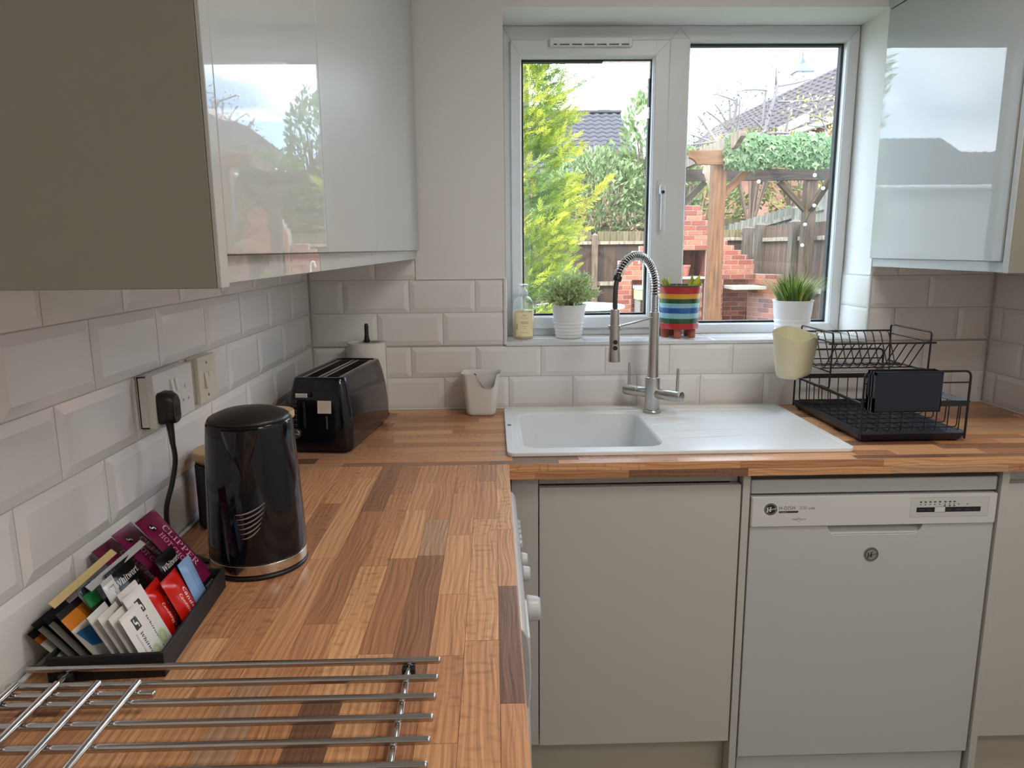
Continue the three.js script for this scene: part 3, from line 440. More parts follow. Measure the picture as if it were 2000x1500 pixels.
{
  const t = thing('kitchen_tap', 'brushed steel tap with a coiled spring spout and two levers', 'tap', [1.024, W + 0.0075, 0.113]);
  const a = Math.PI / 4, f = V(-Math.sin(a), 0, Math.cos(a)), r = V(Math.cos(a), 0, Math.sin(a)), P = (k, y) => f.clone().multiplyScalar(k).setY(y);
  obj('base_ring', lathe([[0.001, 0], [0.0265, 0], [0.0265, 0.004], [0.0235, 0.007], [0.0235, 0.009], [0.001, 0.009]], 32), M.steel, t);
  obj('body', lathe([[0.001, 0.008], [0.0215, 0.008], [0.0215, 0.104], [0.0205, 0.1065], [0.0165, 0.1065], [0.001, 0.1065]], 40), M.steel, t);
  obj('column', lathe([[0.0162, 0.1], [0.0160, 0.12], [0.0146, 0.2], [0.0138, 0.268], [0.0138, 0.27], [0.0147, 0.2705], [0.0147, 0.297], [0.0135, 0.299], [0.001, 0.299]], 32), M.steel, t);
  for (const s of [-1, 1]) {
    const g = lathe([[0.001, 0.012], [0.0155, 0.012], [0.0155, 0.048], [0.0148, 0.0485], [0.0148, 0.050], [0.0165, 0.0505], [0.0165, 0.096], [0.0150, 0.0985], [0.001, 0.0985]], 32);
    const q = new THREE.Quaternion().setFromUnitVectors(V(0, 1, 0), r.clone().multiplyScalar(s).setY(-0.04 * s * 0).normalize()); g.applyQuaternion(q);
    const v = obj('valve', g, M.steel, t); v.position.y = 0.058;
    obj('lever', sweep([r.clone().multiplyScalar(s * 0.083).setY(0.010), r.clone().multiplyScalar(s * 0.083).setY(0.03), r.clone().multiplyScalar(s * 0.0835).setY(0.07), r.clone().multiplyScalar(s * 0.084).setY(0.082)], (u) => 0.0048 - 0.0012 * u, 10), M.steel, v);
  }
  const R = 0.0985, yc = 0.362, path = []; // spring path: up, over and down
  for (let y = 0.297; y < yc; y += 0.005) path.push(P(0, y));
  for (let k = 0; k <= 44; k++) { const th = Math.PI * k / 44; path.push(P(R - R * Math.cos(th), yc + R * Math.sin(th))); }
  for (let y = yc - 0.006; y > 0.318; y -= 0.006) path.push(P(2 * R, y));
  obj('hose', sweep(path, 0.0068, 10), std({ color: lin(0.05, 0.05, 0.052), roughness: 0.5 }), t);
  const c = new Poly(path), total = c.l.at(-1), spEnd = total - 0.088, hel = [], turns = 47; let ph = 0;
  for (let k = 0; k <= turns * 12; k++) {
    const u = k / (turns * 12), d = spEnd * (u < 0.30 ? u / 0.30 * 0.155 : 0.155 + (u - 0.30) / 0.70 * 0.845), q = c.getPoint(d / total), q2 = c.getPoint(Math.min(1, d / total + 0.01)), T = q2.sub(q).normalize(), n = r.clone(), b = T.clone().cross(n).normalize();
    ph = u * turns * 2 * Math.PI; hel.push(q.clone().addScaledVector(n, 0.0112 * Math.cos(ph)).addScaledVector(b, 0.0112 * Math.sin(ph)));
  }
  obj('spring', sweep(hel, 0.00155, 5), M.chrome, t);
  { const q = c.getPoint(spEnd / total), q2 = c.getPoint((spEnd + 0.011) / total); obj('ferrule', sweep([q, q2], 0.0118, 16), M.blackSatin, t); }
  const head = obj('spray_head', lathe([[0.0005, 0], [0.0150, 0], [0.0165, 0.002], [0.0158, 0.02], [0.0145, 0.05], [0.0145, 0.094], [0.0128, 0.0955], [0.0128, 0.142], [0.0105, 0.146], [0.0005, 0.146]], 32), M.steel, t); head.position.copy(P(2 * R, 0.1745));
  for (const y of [0.040, 0.056]) { const b = obj('spray_button', xf(cyl(0.0064, 0.006, 0.003, 0, 0, 0, 20), { r: [Math.PI / 2, 0, 0] }), M.blackMatt, head); b.position.set(0, y, 0.0138); }
  obj('dock_arm', [sweep([P(0.012, 0.283), P(0.1, 0.276), P(2 * R - 0.015, 0.2705)], 0.0033, 8)], M.steel, t);
  obj('dock_clip', [xf(cyl(0.0175, 0.0175, 0.012, 0, 0, 0, 28), { p: P(2 * R, 0.263).toArray() }), xf(box(0.008, 0.016, 0.012), { p: P(2 * R - 0.020, 0.268).toArray(), r: [0, Math.PI / 4, 0] })], M.steel, t);
}
// ------------------------------------------------------------------ kettle
{
  const t = thing('kettle', 'tall black electric kettle with a chrome base ring', 'kettle', [0.175, W, 1.106], -0.05);
  obj('power_base', lathe([[0.001, 0], [0.0735, 0], [0.0750, 0.003], [0.0740, 0.008], [0.001, 0.009]], 56), M.blackSatin, t);
  obj('base_ring', lathe([[0.0735, 0.0088], [0.0746, 0.010], [0.0742, 0.023], [0.0735, 0.0245], [0.06, 0.0245]], 64), std({ color: lin(0.62, 0.58, 0.52), metalness: 1, roughness: 0.16 }), t);
  obj('body', lathe([[0.001, 0.024], [0.0738, 0.0242], [0.0742, 0.028], [0.0728, 0.08], [0.0702, 0.14], [0.0668, 0.2], [0.0642, 0.2305], [0.0632, 0.2350], [0.061, 0.2365], [0.001, 0.2365]], 72), M.blackGloss, t);
  obj('lid', lathe([[0.0605, 0.236], [0.0612, 0.2385], [0.0595, 0.2408], [0.056, 0.2432], [0.0545, 0.2428], [0.053, 0.2445], [0.040, 0.2500], [0.022, 0.2535], [0.0005, 0.2545]], 56), M.blackSatin, t);
  const dir = V(0.155, 0, 0.988), side = V(0.988, 0, -0.155);      // spout turned to the room
  const sp = []; for (const [y, w, o] of [[0.150, 0.002, 0.0690], [0.165, 0.007, 0.0700], [0.185, 0.013, 0.0722], [0.205, 0.019, 0.0752], [0.222, 0.0235, 0.0775], [0.2335, 0.026, 0.0785]]) { const l = []; for (let k = 0; k <= 8; k++) { const s = k / 4 - 1, bulge = o - 0.055 * Math.max(0, Math.abs(s) - 0.15) * (o - 0.058) * 8; l.push(side.clone().multiplyScalar(s * w).addScaledVector(dir, Math.sqrt(Math.max(0, bulge * bulge - s * s * w * w * 0.6))).setY(y)); } for (let k = 8; k >= 0; k--) l.push(side.clone().multiplyScalar((k / 4 - 1) * w).addScaledVector(dir, 0.055).setY(y)); sp.push(l.reverse()); }
  obj('spout', loft(sp), M.blackGloss, t);
  const hd = V(-0.155, 0, -0.988), H = (k, y) => hd.clone().multiplyScalar(k).setY(y);
  obj('handle', sweep(rounded([H(0.058, 0.226), H(0.100, 0.226), H(0.104, 0.14), H(0.094, 0.05), H(0.068, 0.045)], 0.03), 0.011, 12), M.blackGloss, t);
  for (let k = 0; k < 6; k++) { // raised ribs under the spout, highlights put into their pale metal colour
    const y0 = 0.068 + k * 0.0074, l = []; for (let j = 0; j <= 10; j++) { const s = j / 10 - 0.5, an = Math.atan2(dir.x, dir.z) + 0.10 + s * (0.62 - 0.05 * (5 - k)), y = y0 + 0.016 * (s + 0.5) ** 2, rr0 = 0.0745 - (y - 0.028) * 0.037; l.push(V(Math.sin(an) * rr0, y, Math.cos(an) * rr0)); }
    obj('gauge_rib', sweep(l, (u) => 0.0013 * (0.35 + Math.sin(Math.PI * u)), 6), std({ color: lin(0.42, 0.43, 0.45), metalness: 1, roughness: 0.2 }), t);
  }
}
// ------------------------------------------------------------------ toaster
{
  const t = thing('toaster', 'glossy black long slot toaster with silver dial', 'toaster', [0.146, W, 0.308], -0.12);   // front towards +z
  const L = (w, d, y, r, n = 7) => rrLoop(w * 1.08, d, r, y, 0, 0, n);
  obj('foot_plinth', loft([L(0.128, 0.335, 0, 0.02), L(0.132, 0.34, 0.008, 0.02), L(0.132, 0.34, 0.012, 0.02)]), M.blackMatt, t);
  obj('body', loft([L(0.144, 0.352, 0.009, 0.022), L(0.151, 0.361, 0.014, 0.024), L(0.1535, 0.364, 0.03, 0.024), L(0.152, 0.362, 0.07, 0.024), L(0.146, 0.355, 0.115, 0.024), L(0.134, 0.343, 0.155, 0.024), L(0.124, 0.334, 0.178, 0.024), L(0.119, 0.329, 0.1845, 0.023), L(0.113, 0.323, 0.1865, 0.021), L(0.100, 0.306, 0.1865, 0.018), L(0.098, 0.303, 0.1815, 0.017)], false), Object.assign(M.blackGloss.clone(), { side: THREE.DoubleSide }), t);
  const tp = rrShape(-0.0535, -0.152, 0.0535, 0.152, 0.017); for (const x of [-0.026, 0.026]) tp.holes.push(rrPath(new THREE.Path(), x - 0.0165, -0.138, x + 0.0165, 0.138, 0.003));
  const tg = extrude(tp, 0.002); tg.rotateX(Math.PI / 2); tg.translate(0, 0.183, 0); obj('slot_plate', tg, M.blackSatin, t);
  for (const x of [-0.045, -0.0075, 0.0075, 0.045]) obj('slot_trim', [span(x - 0.0022, x + 0.0022, 0.1805, 0.1845, -0.14, 0.14, 0.001)], M.chrome, t);
  for (const x of [-0.026, 0.026]) obj('slot_wire', Array.from({ length: 17 }, (_, k) => span(x - 0.016, x + 0.016, 0.1825, 0.1835, -0.132 + k * 0.0165, -0.1308 + k * 0.0165)), M.rod, t);
  const zf = (y) => 0.182 - (y > 0.07 ? (y - 0.07) * 0.11 : 0);                                  // front face
  const lev = obj('lever', box(0.030, 0.012, 0.02, 0, 0, 0, 0.003), M.blackSatin, t); lev.position.set(-0.032, 0.148, zf(0.148) + 0.008);
  obj('lever_cap', box(0.029, 0.0105, 0.004, 0, 0, 0, 0.0015), std({ color: lin(0.72, 0.72, 0.72), metalness: 0.5, roughness: 0.35 }), lev).position.set(0, 0, 0.0105);
  obj('lever_track', box(0.006, 0.085, 0.002, 0, 0, 0, 0.0008), M.blackMatt, t)  .position.set(-0.032, 0.088, zf(0.085) - 0.0002);
  obj('light_strip', box(0.004, 0.032, 0.0018, 0, 0, 0, 0.0008), std({ color: lin(0.10, 0.10, 0.11), roughness: 0.3 }), t).position.set(0.0235, 0.079, zf(0.079));
  const label = decal('paper_label', 0.034, 0.031, 0.0008, std({ map: canvasTex(128, 128, (c) => { c.fillStyle = '#d8cdc4'; c.fillRect(0, 0, 128, 128); c.fillStyle = '#cbb9ae'; for (let k = 0; k < 6; k++) c.fillRect(14, 18 + k * 17, 100 - (k * 23) % 40, 5); }), roughness: 0.8 }), t, [0.018, 0.117, zf(0.117) + 0.0012], [-0.11, 0, 0]);
  const dial = obj('dial', xf(lathe([[0.0005, 0], [0.012, 0], [0.0125, 0.003], [0.0115, 0.010], [0.0105, 0.011], [0.0005, 0.011]], 28), { r: [Math.PI / 2, 0, 0] }), std({ color: lin(0.45, 0.44, 0.43), metalness: 0.9, roughness: 0.25 }), t); dial.position.set(-0.054, 0.052, zf(0.05) - 0.0005);
  obj('dial_grip', box(0.021, 0.004, 0.005, 0, 0, 0, 0.0015), std({ color: lin(0.6, 0.6, 0.6), metalness: 0.9, roughness: 0.2 }), dial).position.set(0, 0, 0.012);
  for (let k = 0; k < 6; k++) obj('dial_mark', [box(0.010, 0.0012, 0.0008), box(0.0012, 0.006, 0.0008, -0.003, -0.003, 0), box(0.0012, 0.006, 0.0008, 0.003, -0.003, 0)], std({ color: lin(0.12, 0.12, 0.125), roughness: 0.5 }), t).position.set(-0.056, 0.132 - k * 0.0115, zf(0.13 - k * 0.0115) + 0.0002);
  obj('side_recess', [xf(box(0.0012, 0.006, 0.006), { p: [-0.076, 0.1, 0.12] })], M.blackGloss, t);
}
// ------------------------------------------------------------------ storage jars, kitchen roll, white pot
for (const [x, z, label] of [[0.058, 0.925, 'black storage jar with bamboo lid beside the kettle and the socket'], [0.056, 0.618, 'black storage jar with bamboo lid between kettle and toaster']]) {
  const t = thing('storage_jar', label, 'jar', [x, W, z], 0, 'black jars with bamboo lids');
  obj('body', lathe([[0.001, 0], [0.044, 0], [0.047, 0.004], [0.047, 0.112], [0.045, 0.118], [0.001, 0.118]], 40), M.blackSatin, t);
  obj('lid', lathe([[0.001, 0.1185], [0.0435, 0.1185], [0.0435, 0.124], [0.0485, 0.1242], [0.0495, 0.127], [0.0492, 0.1375], [0.047, 0.140], [0.001, 0.141]], 40), M.bamboo, t);
}
{
  const t = thing('paper_towel_holder', 'black upright kitchen roll holder behind the toaster', 'holder', [0.178, W, 0.064]);
  obj('base', lathe([[0.001, 0], [0.0565, 0], [0.058, 0.003], [0.056, 0.007], [0.012, 0.009], [0.001, 0.009]], 40), M.blackMatt, t);
  obj('pole', lathe([[0.001, 0.008], [0.007, 0.008], [0.007, 0.222], [0.0105, 0.2235], [0.0075, 0.232], [0.0062, 0.245], [0.0062, 0.268], [0.0055, 0.2735], [0.003, 0.2765], [0.0005, 0.277]], 24), M.blackSatin, t);
  const r = thing('paper_towel_roll', 'white kitchen paper roll on the black holder', 'paper roll', [0.178, W + 0.0095, 0.064]);
  obj('sheets', lathe([[0.0195, 0], [0.0565, 0], [0.0575, 0.002], [0.0575, 0.2105], [0.0565, 0.2125], [0.0195, 0.2125], [0.0195, 0]], 56), Object.assign(M.paper.clone(), { bumpMap: tex(256, 256, (u, v) => 0.5 + 0.5 * Math.sin(u * 6.2832 * 90) * Math.sin(v * 6.2832 * 50), false), bumpScale: 0.0004 }), r);
  obj('loose_edge', xf(box(0.0008, 0.2105, 0.012), { p: [0.0572, 0.106, 0.006], r: [0, 0.1, 0] }), M.paper, r);
}
{
  const t = thing('utensil_pot', 'white plastic pot with a wavy notch in its rim', 'pot', [0.515, W, 0.0735], -0.06);
  const dense = (w, d, r, y) => { const c = rrLoop(w, d, r, y, 0, 0, 8), o = []; c.forEach((p, i) => { const q = c[(i + 1) % c.length], n = Math.max(1, Math.round(p.distanceTo(q) / 0.0035)); for (let j = 0; j < n; j++) o.push(p.clone().lerp(q, j / n)); }); const m = 120, L = [0]; for (let i = 1; i <= o.length; i++) L.push(L[i - 1] + o[i % o.length].distanceTo(o[i - 1])); const out = []; for (let k = 0; k < m; k++) { const t = L[o.length] * k / m; let i = 1; while (L[i] < t) i++; out.push(o[i - 1].clone().lerp(o[i % o.length], (t - L[i - 1]) / (L[i] - L[i - 1]))); } return out; };
  const dip = (x) => { const s = Math.min(1, Math.max(0, (x + 0.018) / 0.034)), e = Math.min(1, Math.max(0, (0.052 - x) / 0.014)); return 0.040 * (s * s * (3 - 2 * s)) * (e * e * (3 - 2 * e)); };
  const shell = (k) => [[0.0, 0.074, 0.052, 0.016], [0.003, 0.084, 0.062, 0.018], [0.012, 0.089, 0.067, 0.018], [0.085, 0.102, 0.079, 0.018], [0.119, 0.108, 0.084, 0.018], [0.129, 0.118, 0.092, 0.019]].map(([y, w, d, r]) => dense(w - 2 * k, d - 2 * k, r - k, y + (y < 0.001 ? k : 0)).map((p) => { if (p.z > 0 && y > 0.08) { const g = dip(p.x) * Math.min(1, p.z / 0.02); p.y = Math.min(p.y, 0.129 - g + (y - 0.129) * (1 - g / 0.041)); } return p; }));
  const o = shell(0), i = shell(0.0022).reverse(); obj('shell', [loft([...o, ...i], false), xf(new THREE.PlaneGeometry(0.07, 0.048), { p: [0, 0.0023, 0], r: [-Math.PI / 2, 0, 0] })], Object.assign(M.whitePlastic.clone(), { side: THREE.DoubleSide }), t);
  obj('painted_hole', xf(cyl(0.0045, 0.0045, 0.0012, 0, 0, 0, 16), { p: [-0.022, 0.112, -0.0385], r: [Math.PI / 2, 0, 0] }), M.blackMatt, t);  // black disc painting the dark of a hole in the back wall
}
// ------------------------------------------------------------------ sockets, plug and flex on the left wall
{
  const t = thing('double_socket', 'white double wall socket with black plug in it', 'socket', [0, W + 0.2585, 1.0175]);
  obj('back_box', span(0.0002, 0.003, -0.0425, 0.0425, -0.0725, 0.0725), M.whitePlastic, t);
  obj('box_wall', [span(0.0002, 0.0155, 0.0385, 0.0425, -0.0725, 0.0725, 0.001), span(0.0002, 0.0155, -0.0425, -0.0385, -0.0725, 0.0725, 0.001), span(0.0002, 0.0155, -0.0425, 0.0425, 0.0685, 0.0725, 0.001), span(0.0002, 0.0155, -0.0425, 0.0425, -0.0725, -0.0685, 0.001)], M.whitePlastic, t);
  const fs = rrShape(-0.073, -0.043, 0.073, 0.043, 0.004); for (const sz of [-1, 1]) for (const [dy, dz, h, w] of [[0.011, 0, 0.008, 0.004], [-0.012, -0.011, 0.004, 0.0065], [-0.012, 0.011, 0.004, 0.0065]]) fs.holes.push(rrPath(new THREE.Path(), sz * 0.041 + dz - w / 2, dy - 0.005 - h / 2, sz * 0.041 + dz + w / 2, dy - 0.005 + h / 2, 0.0008));
  const fg = extrude(fs, 0.0095, 0.001); fg.rotateY(-Math.PI / 2); fg.rotateY(Math.PI); fg.translate(0.0155, 0, 0); const f = obj('face_plate', fg, M.whitePlastic, t);
  for (const z of [-0.006, 0.010]) obj('rocker', xf(box(0.006, 0.022, 0.010, 0, 0, 0, 0.0015), { p: [0.0265, 0.016, z], r: [0, 0, 0.16] }), M.whitePlastic, f);
}
{
  const t = thing('fused_switch', 'cream fused switch plate next to the double socket', 'switch', [0, W + 0.258, 0.8635]);
  const cream = phys({ color: lin(0.70, 0.65, 0.55), roughness: 0.4 });
  obj('back_box', span(0.0002, 0.013, -0.0425, 0.0425, -0.0425, 0.0425, 0.002), cream, t);
  const f = obj('face_plate', span(0.013, 0.0215, -0.043, 0.043, -0.043, 0.043, 0.0025), cream, t);
  obj('rocker', xf(box(0.006, 0.030, 0.015, 0, 0, 0, 0.0015), { p: [0.0222, -0.002, 0.011], r: [0, 0, 0.15] }), cream, f);
  obj('fuse_carrier', box(0.004, 0.030, 0.020, 0.0215, -0.002, -0.012, 0.001), cream, f);
  for (const y of [0.03, -0.03]) obj('screw', xf(cyl(0.0028, 0.0028, 0.001, 0, 0, 0, 12), { p: [0.021, y, 0.004], r: [0, 0, -Math.PI / 2] }), std({ color: lin(0.22, 0.21, 0.20), metalness: 0.8, roughness: 0.5 }), f);
}
{
  const t = thing('power_cord', 'black plug and flex hanging from the socket to the kettle', 'cord', [0.0258, W + 0.247, 1.068]);
  const L = (w, h, x, r, y = 0) => { const l = rrLoop(h, w, r, x, y, 0, 5); return l.map((p) => V(p.y, p.x, p.z)).reverse(); };
  obj('plug', loft([L(0.036, 0.050, 0, 0.008), L(0.038, 0.052, 0.003, 0.010), L(0.037, 0.051, 0.014, 0.012), L(0.030, 0.046, 0.022, 0.012, -0.002), L(0.024, 0.040, 0.0245, 0.011, -0.003)]), M.blackSatin, t);
  obj('flex_grip', sweep([V(0.010, -0.022, 0), V(0.011, -0.040, 0), V(0.012, -0.060, 0.001)], (u) => 0.0062 - 0.0018 * u, 10), M.blackSatin, t);
  const pts = new THREE.CatmullRomCurve3([V(0.012, -0.056, 0.001), V(0.014, -0.085, 0.002), V(0.012, -0.120, 0.016), V(0.003, -0.160, 0.025), V(0.002, -0.2, 0.022), V(0.012, -0.228, 0.018), V(0.028, -0.238, 0.024), V(0.048, -0.2405, 0.034), V(0.066, -0.2425, 0.043), V(0.0805, -0.2425, 0.047)]).getPoints(60);
  obj('flex', sweep(pts, 0.0041, 10), M.blackSatin, t);
  obj('fuse_cover', box(0.001, 0.016, 0.012, 0.0247, -0.006, 0.0, 0.0004), M.blackGloss, t);
}
// ------------------------------------------------------------------ steel trivets at the near end
{
  const mk = (label, at, turn, rods, x0, x1, bars, n0) => {
    const t = thing('steel_trivet', label, 'trivet', at, turn);
    for (let k = 0; k < rods; k++) { const b = -0.0042; obj('rod', xf(new RoundedBoxGeometry(x1 - x0, 0.0078, 0.0078, 3, 0.0034), { p: [(x0 + x1) / 2, 0.0195, k * n0] }), M.rod, t); }
    for (const x of bars) { obj('cross_bar', xf(new THREE.CylinderGeometry(0.0038, 0.0038, (rods - 1) * n0 + 0.012, 14), { p: [x, 0.0122, (rods - 1) * n0 / 2], r: [Math.PI / 2, 0, 0] }), M.chrome, t); for (const z of [0.006, (rods - 1) * n0 - 0.006]) obj('rubber_foot', xf(box(0.015, 0.0156, 0.009, 0, 0, 0, 0.001), { p: [x, 0.0078, z] }), M.blackMatt, t); }
    return t;
  };
  mk('long steel rod trivet lying across the worktop by the sachet tray', [0, W, 1.4335], 0, 9, 0.012, 0.489, [0.06, 0.4515], 0.0348);
  const t = thing('steel_trivet', 'second steel rod trivet resting crosswise on the long one', 'trivet', [0, W + 0.0236, 0]);
  for (const x of [0.030, 0.0735, 0.118, 0.161]) obj('rod', xf(new THREE.CylinderGeometry(0.0040, 0.0040, 0.42, 16), { p: [x, 0.0042, 1.687], r: [Math.PI / 2, 0, 0] }), M.chrome, t);
  obj('cross_bar', xf(new RoundedBoxGeometry(0.172, 0.0076, 0.0076, 3, 0.0033), { p: [0.098, -0.0036, 1.4870], r: [0, 0, 0] }), M.rod, t);
  obj('cross_bar', xf(new RoundedBoxGeometry(0.172, 0.0076, 0.0076, 3, 0.0033), { p: [0.098, -0.0036, 1.835] }), M.rod, t);
}
// ------------------------------------------------------------------ things on the window sill
const SILL = WIN.y0 + 0.0062;
{
  const t = thing('soap_bottle', 'clear pump bottle half full of pale yellow hand soap', 'bottle', [0.6505, SILL, -0.108], 0.25);
  obj('liquid', lathe([[0.0005, 0.002], [0.0312, 0.002], [0.0332, 0.006], [0.0332, 0.0905], [0.0005, 0.0905]], 40), phys({ color: lin(0.86, 0.72, 0.42), roughness: 0.3, transmission: 0.25, thickness: 0 }), t);
  obj('bottle_wall', lathe([[0.0005, 0.0002], [0.0325, 0.0002], [0.0345, 0.004], [0.0345, 0.098], [0.0335, 0.110], [0.029, 0.122], [0.021, 0.131], [0.0135, 0.1355], [0.0125, 0.138]], 48), phys({ color: lin(0.93, 0.96, 0.98), transmission: 0.94, thickness: 0, roughness: 0.03, ior: 1.45 }), t);
  obj('dip_tube', cyl(0.0025, 0.0025, 0.125, 0, 0.01, 0, 10), M.whitePlastic, t);
  obj('cap', lathe([[0.0005, 0.135], [0.0145, 0.135], [0.0145, 0.150], [0.0125, 0.152], [0.0125, 0.155], [0.007, 0.156], [0.007, 0.1665], [0.0005, 0.1665]], 28), M.upvc, t);
  obj('pump_head', [lathe([[0.0005, 0.1662], [0.0085, 0.1662], [0.0155, 0.170], [0.0160, 0.1715], [0.010, 0.1735], [0.0005, 0.174]], 28), xf(box(0.006, 0.0045, 0.03, 0, 0, 0, 0.002), { p: [-0.008, 0.1705, 0.012], r: [0.1, -0.6, 0] })], M.upvc, t);
  const lab = canvasTex(256, 256, (c) => { c.fillStyle = '#f3e3b9'; c.fillRect(0, 0, 256, 256); c.fillStyle = '#7c6a48'; c.textAlign = 'center'; c.font = '22px sans-serif'; c.fillText('PURE', 128, 40); c.fillStyle = '#c9945a'; c.font = '20px sans-serif'; c.fillText('hand wash', 128, 66); c.fillStyle = '#7c6a48'; c.font = 'bold 15px sans-serif'; c.fillText('MILK & HONEY', 128, 108); c.fillRect(78, 116, 100, 4); c.font = '11px sans-serif'; c.fillText('moisturising', 128, 150); c.fillText('500 ml', 128, 176); c.fillRect(70, 214, 116, 3); c.fillStyle = '#5c5136'; for (let k = 0; k < 11; k++) c.fillRect(6, 120 + k * 6, 26, (k * 7) % 4 + 1); });
  obj('label', new THREE.CylinderGeometry(0.0348, 0.0348, 0.076, 32, 1, true, -1.05, 1.75).translate(0, 0.0475, 0), std({ map: lab, roughness: 0.45, side: THREE.DoubleSide }), t);
}
function ribbedPot(parent, rt, rb, h, ribs) {
  const p = [[0.0005, 0.0005], [rb - 0.002, 0], [rb, 0.002]], R = (y) => rb + (rt - rb) * y / h;
  for (let y = 0.006; y < h * 0.52; y += 0.0012) p.push([R(y) + 0.0011 * Math.sin(y / (h * 0.52) * Math.PI * 2 * ribs), y]);
  p.push([R(h * 0.54), h * 0.54], [rt - 0.0008, h - 0.004], [rt + 0.001, h - 0.003], [rt + 0.0012, h - 0.0006], [rt - 0.0002, h], [rt - 0.0025, h - 0.001], [R(h * 0.85) - 0.003, h * 0.85], [0.0005, h * 0.85]);
  return obj('pot', lathe(p, 56), M.potWhite, parent);
}
function scatter(name, geo, mat, list, parent) { const m = new THREE.InstancedMesh(geo, mat, list.length); list.forEach((e, i) => { m.setMatrixAt(i, e.m); if (e.c) m.setColorAt(i, e.c); }); m.name = name; m.castShadow = m.receiveShadow = true; m.userData.kind = 'stuff'; parent.add(m); return m; }
function leafGeo(l, w, fold = 0.25, droop = 0.15) { // small pointed leaf with a fold, base at origin, along +y
  const rows = [[0, 0.12], [0.25, 0.8], [0.5, 1], [0.78, 0.62], [1, 0.02]], p = [], idx = [];
  for (const [v, k] of rows) { const z = -droop * l * v * v; p.push(-w / 2 * k, v * l, z + fold * w * k * 0.5, 0, v * l, z, w / 2 * k, v * l, z + fold * w * k * 0.5); }
  for (let i = 0; i < rows.length - 1; i++) for (let j = 0; j < 2; j++) { const a = i * 3 + j; idx.push(a, a + 1, a + 3, a + 3, a + 1, a + 4); }
  const g = new THREE.BufferGeometry(); g.setAttribute('position', new THREE.Float32BufferAttribute(p, 3)); g.setIndex(idx); g.computeVertexNormals(); g.setAttribute('uv', new THREE.Float32BufferAttribute(new Float32Array(p.length / 3 * 2), 2)); return g;
}
const leafMat = (o = {}) => phys({ color: 0xffffff, roughness: 0.7, transmission: 0.3, thickness: 0, side: THREE.DoubleSide, ...o });
function place(p, dir, roll, s) { const q = new THREE.Quaternion().setFromUnitVectors(V(0, 1, 0), dir.clone().normalize()).multiply(new THREE.Quaternion().setFromAxisAngle(V(0, 1, 0), roll)); return new THREE.Matrix4().compose(p, q, V(s, s, s)); }
{
  const t = thing('potted_herb', 'bushy pale green thyme plant in a white ribbed pot', 'plant', [0.797, SILL, -0.112]); reseed(5);
  ribbedPot(t, 0.0545, 0.0415, 0.107, 5);
  obj('soil', cyl(0.049, 0.05, 0.006, 0, 0.091, 0, 28), M.soil, t);
  const leaves = [], stems = [];
  for (let k = 0; k < 190; k++) {
    const az = rnd() * 6.283, el = Math.acos(1 - rnd() * 1.12), R = rr(0.085, 0.110) * (el > 1.3 ? 1.0 : 0.97), b = V(Math.cos(az) * 0.028 * rnd(), 0.094, Math.sin(az) * 0.028 * rnd()), e = V(Math.sin(el) * Math.cos(az) * R * 1.02, 0.122 + Math.cos(el) * R * 0.90, Math.sin(el) * Math.sin(az) * R * 0.62);
    if (e.z < -0.052) e.z = -0.052; const m = b.clone().lerp(e, 0.5).add(V(0, 0.022, 0)), cv = new THREE.QuadraticBezierCurve3(b, m, e).getPoints(8); stems.push(sweep(cv, 0.0005, 3, false));
    for (let j = 2; j <= 8; j++) for (let q = 0; q < 3; q++) { const d = cv[j].clone().sub(cv[j - 1]).normalize(), side = V(rr(-1, 1), rr(-0.6, 1), rr(-1, 1)).normalize(); const g = rnd(); leaves.push({ m: place(cv[j].clone(), d.multiplyScalar(0.7).add(side), rnd() * 6.28, rr(0.8, 1.4)), c: lin(0.42 + 0.36 * g, 0.54 + 0.30 * g, 0.20 + 0.36 * g) }); }
  }
  stuff(obj('stems', stems, std({ color: lin(0.14, 0.20, 0.06), roughness: 0.8 }), t));
  scatter('leaves', leafGeo(0.0115, 0.0040), leafMat(), leaves, t);
}
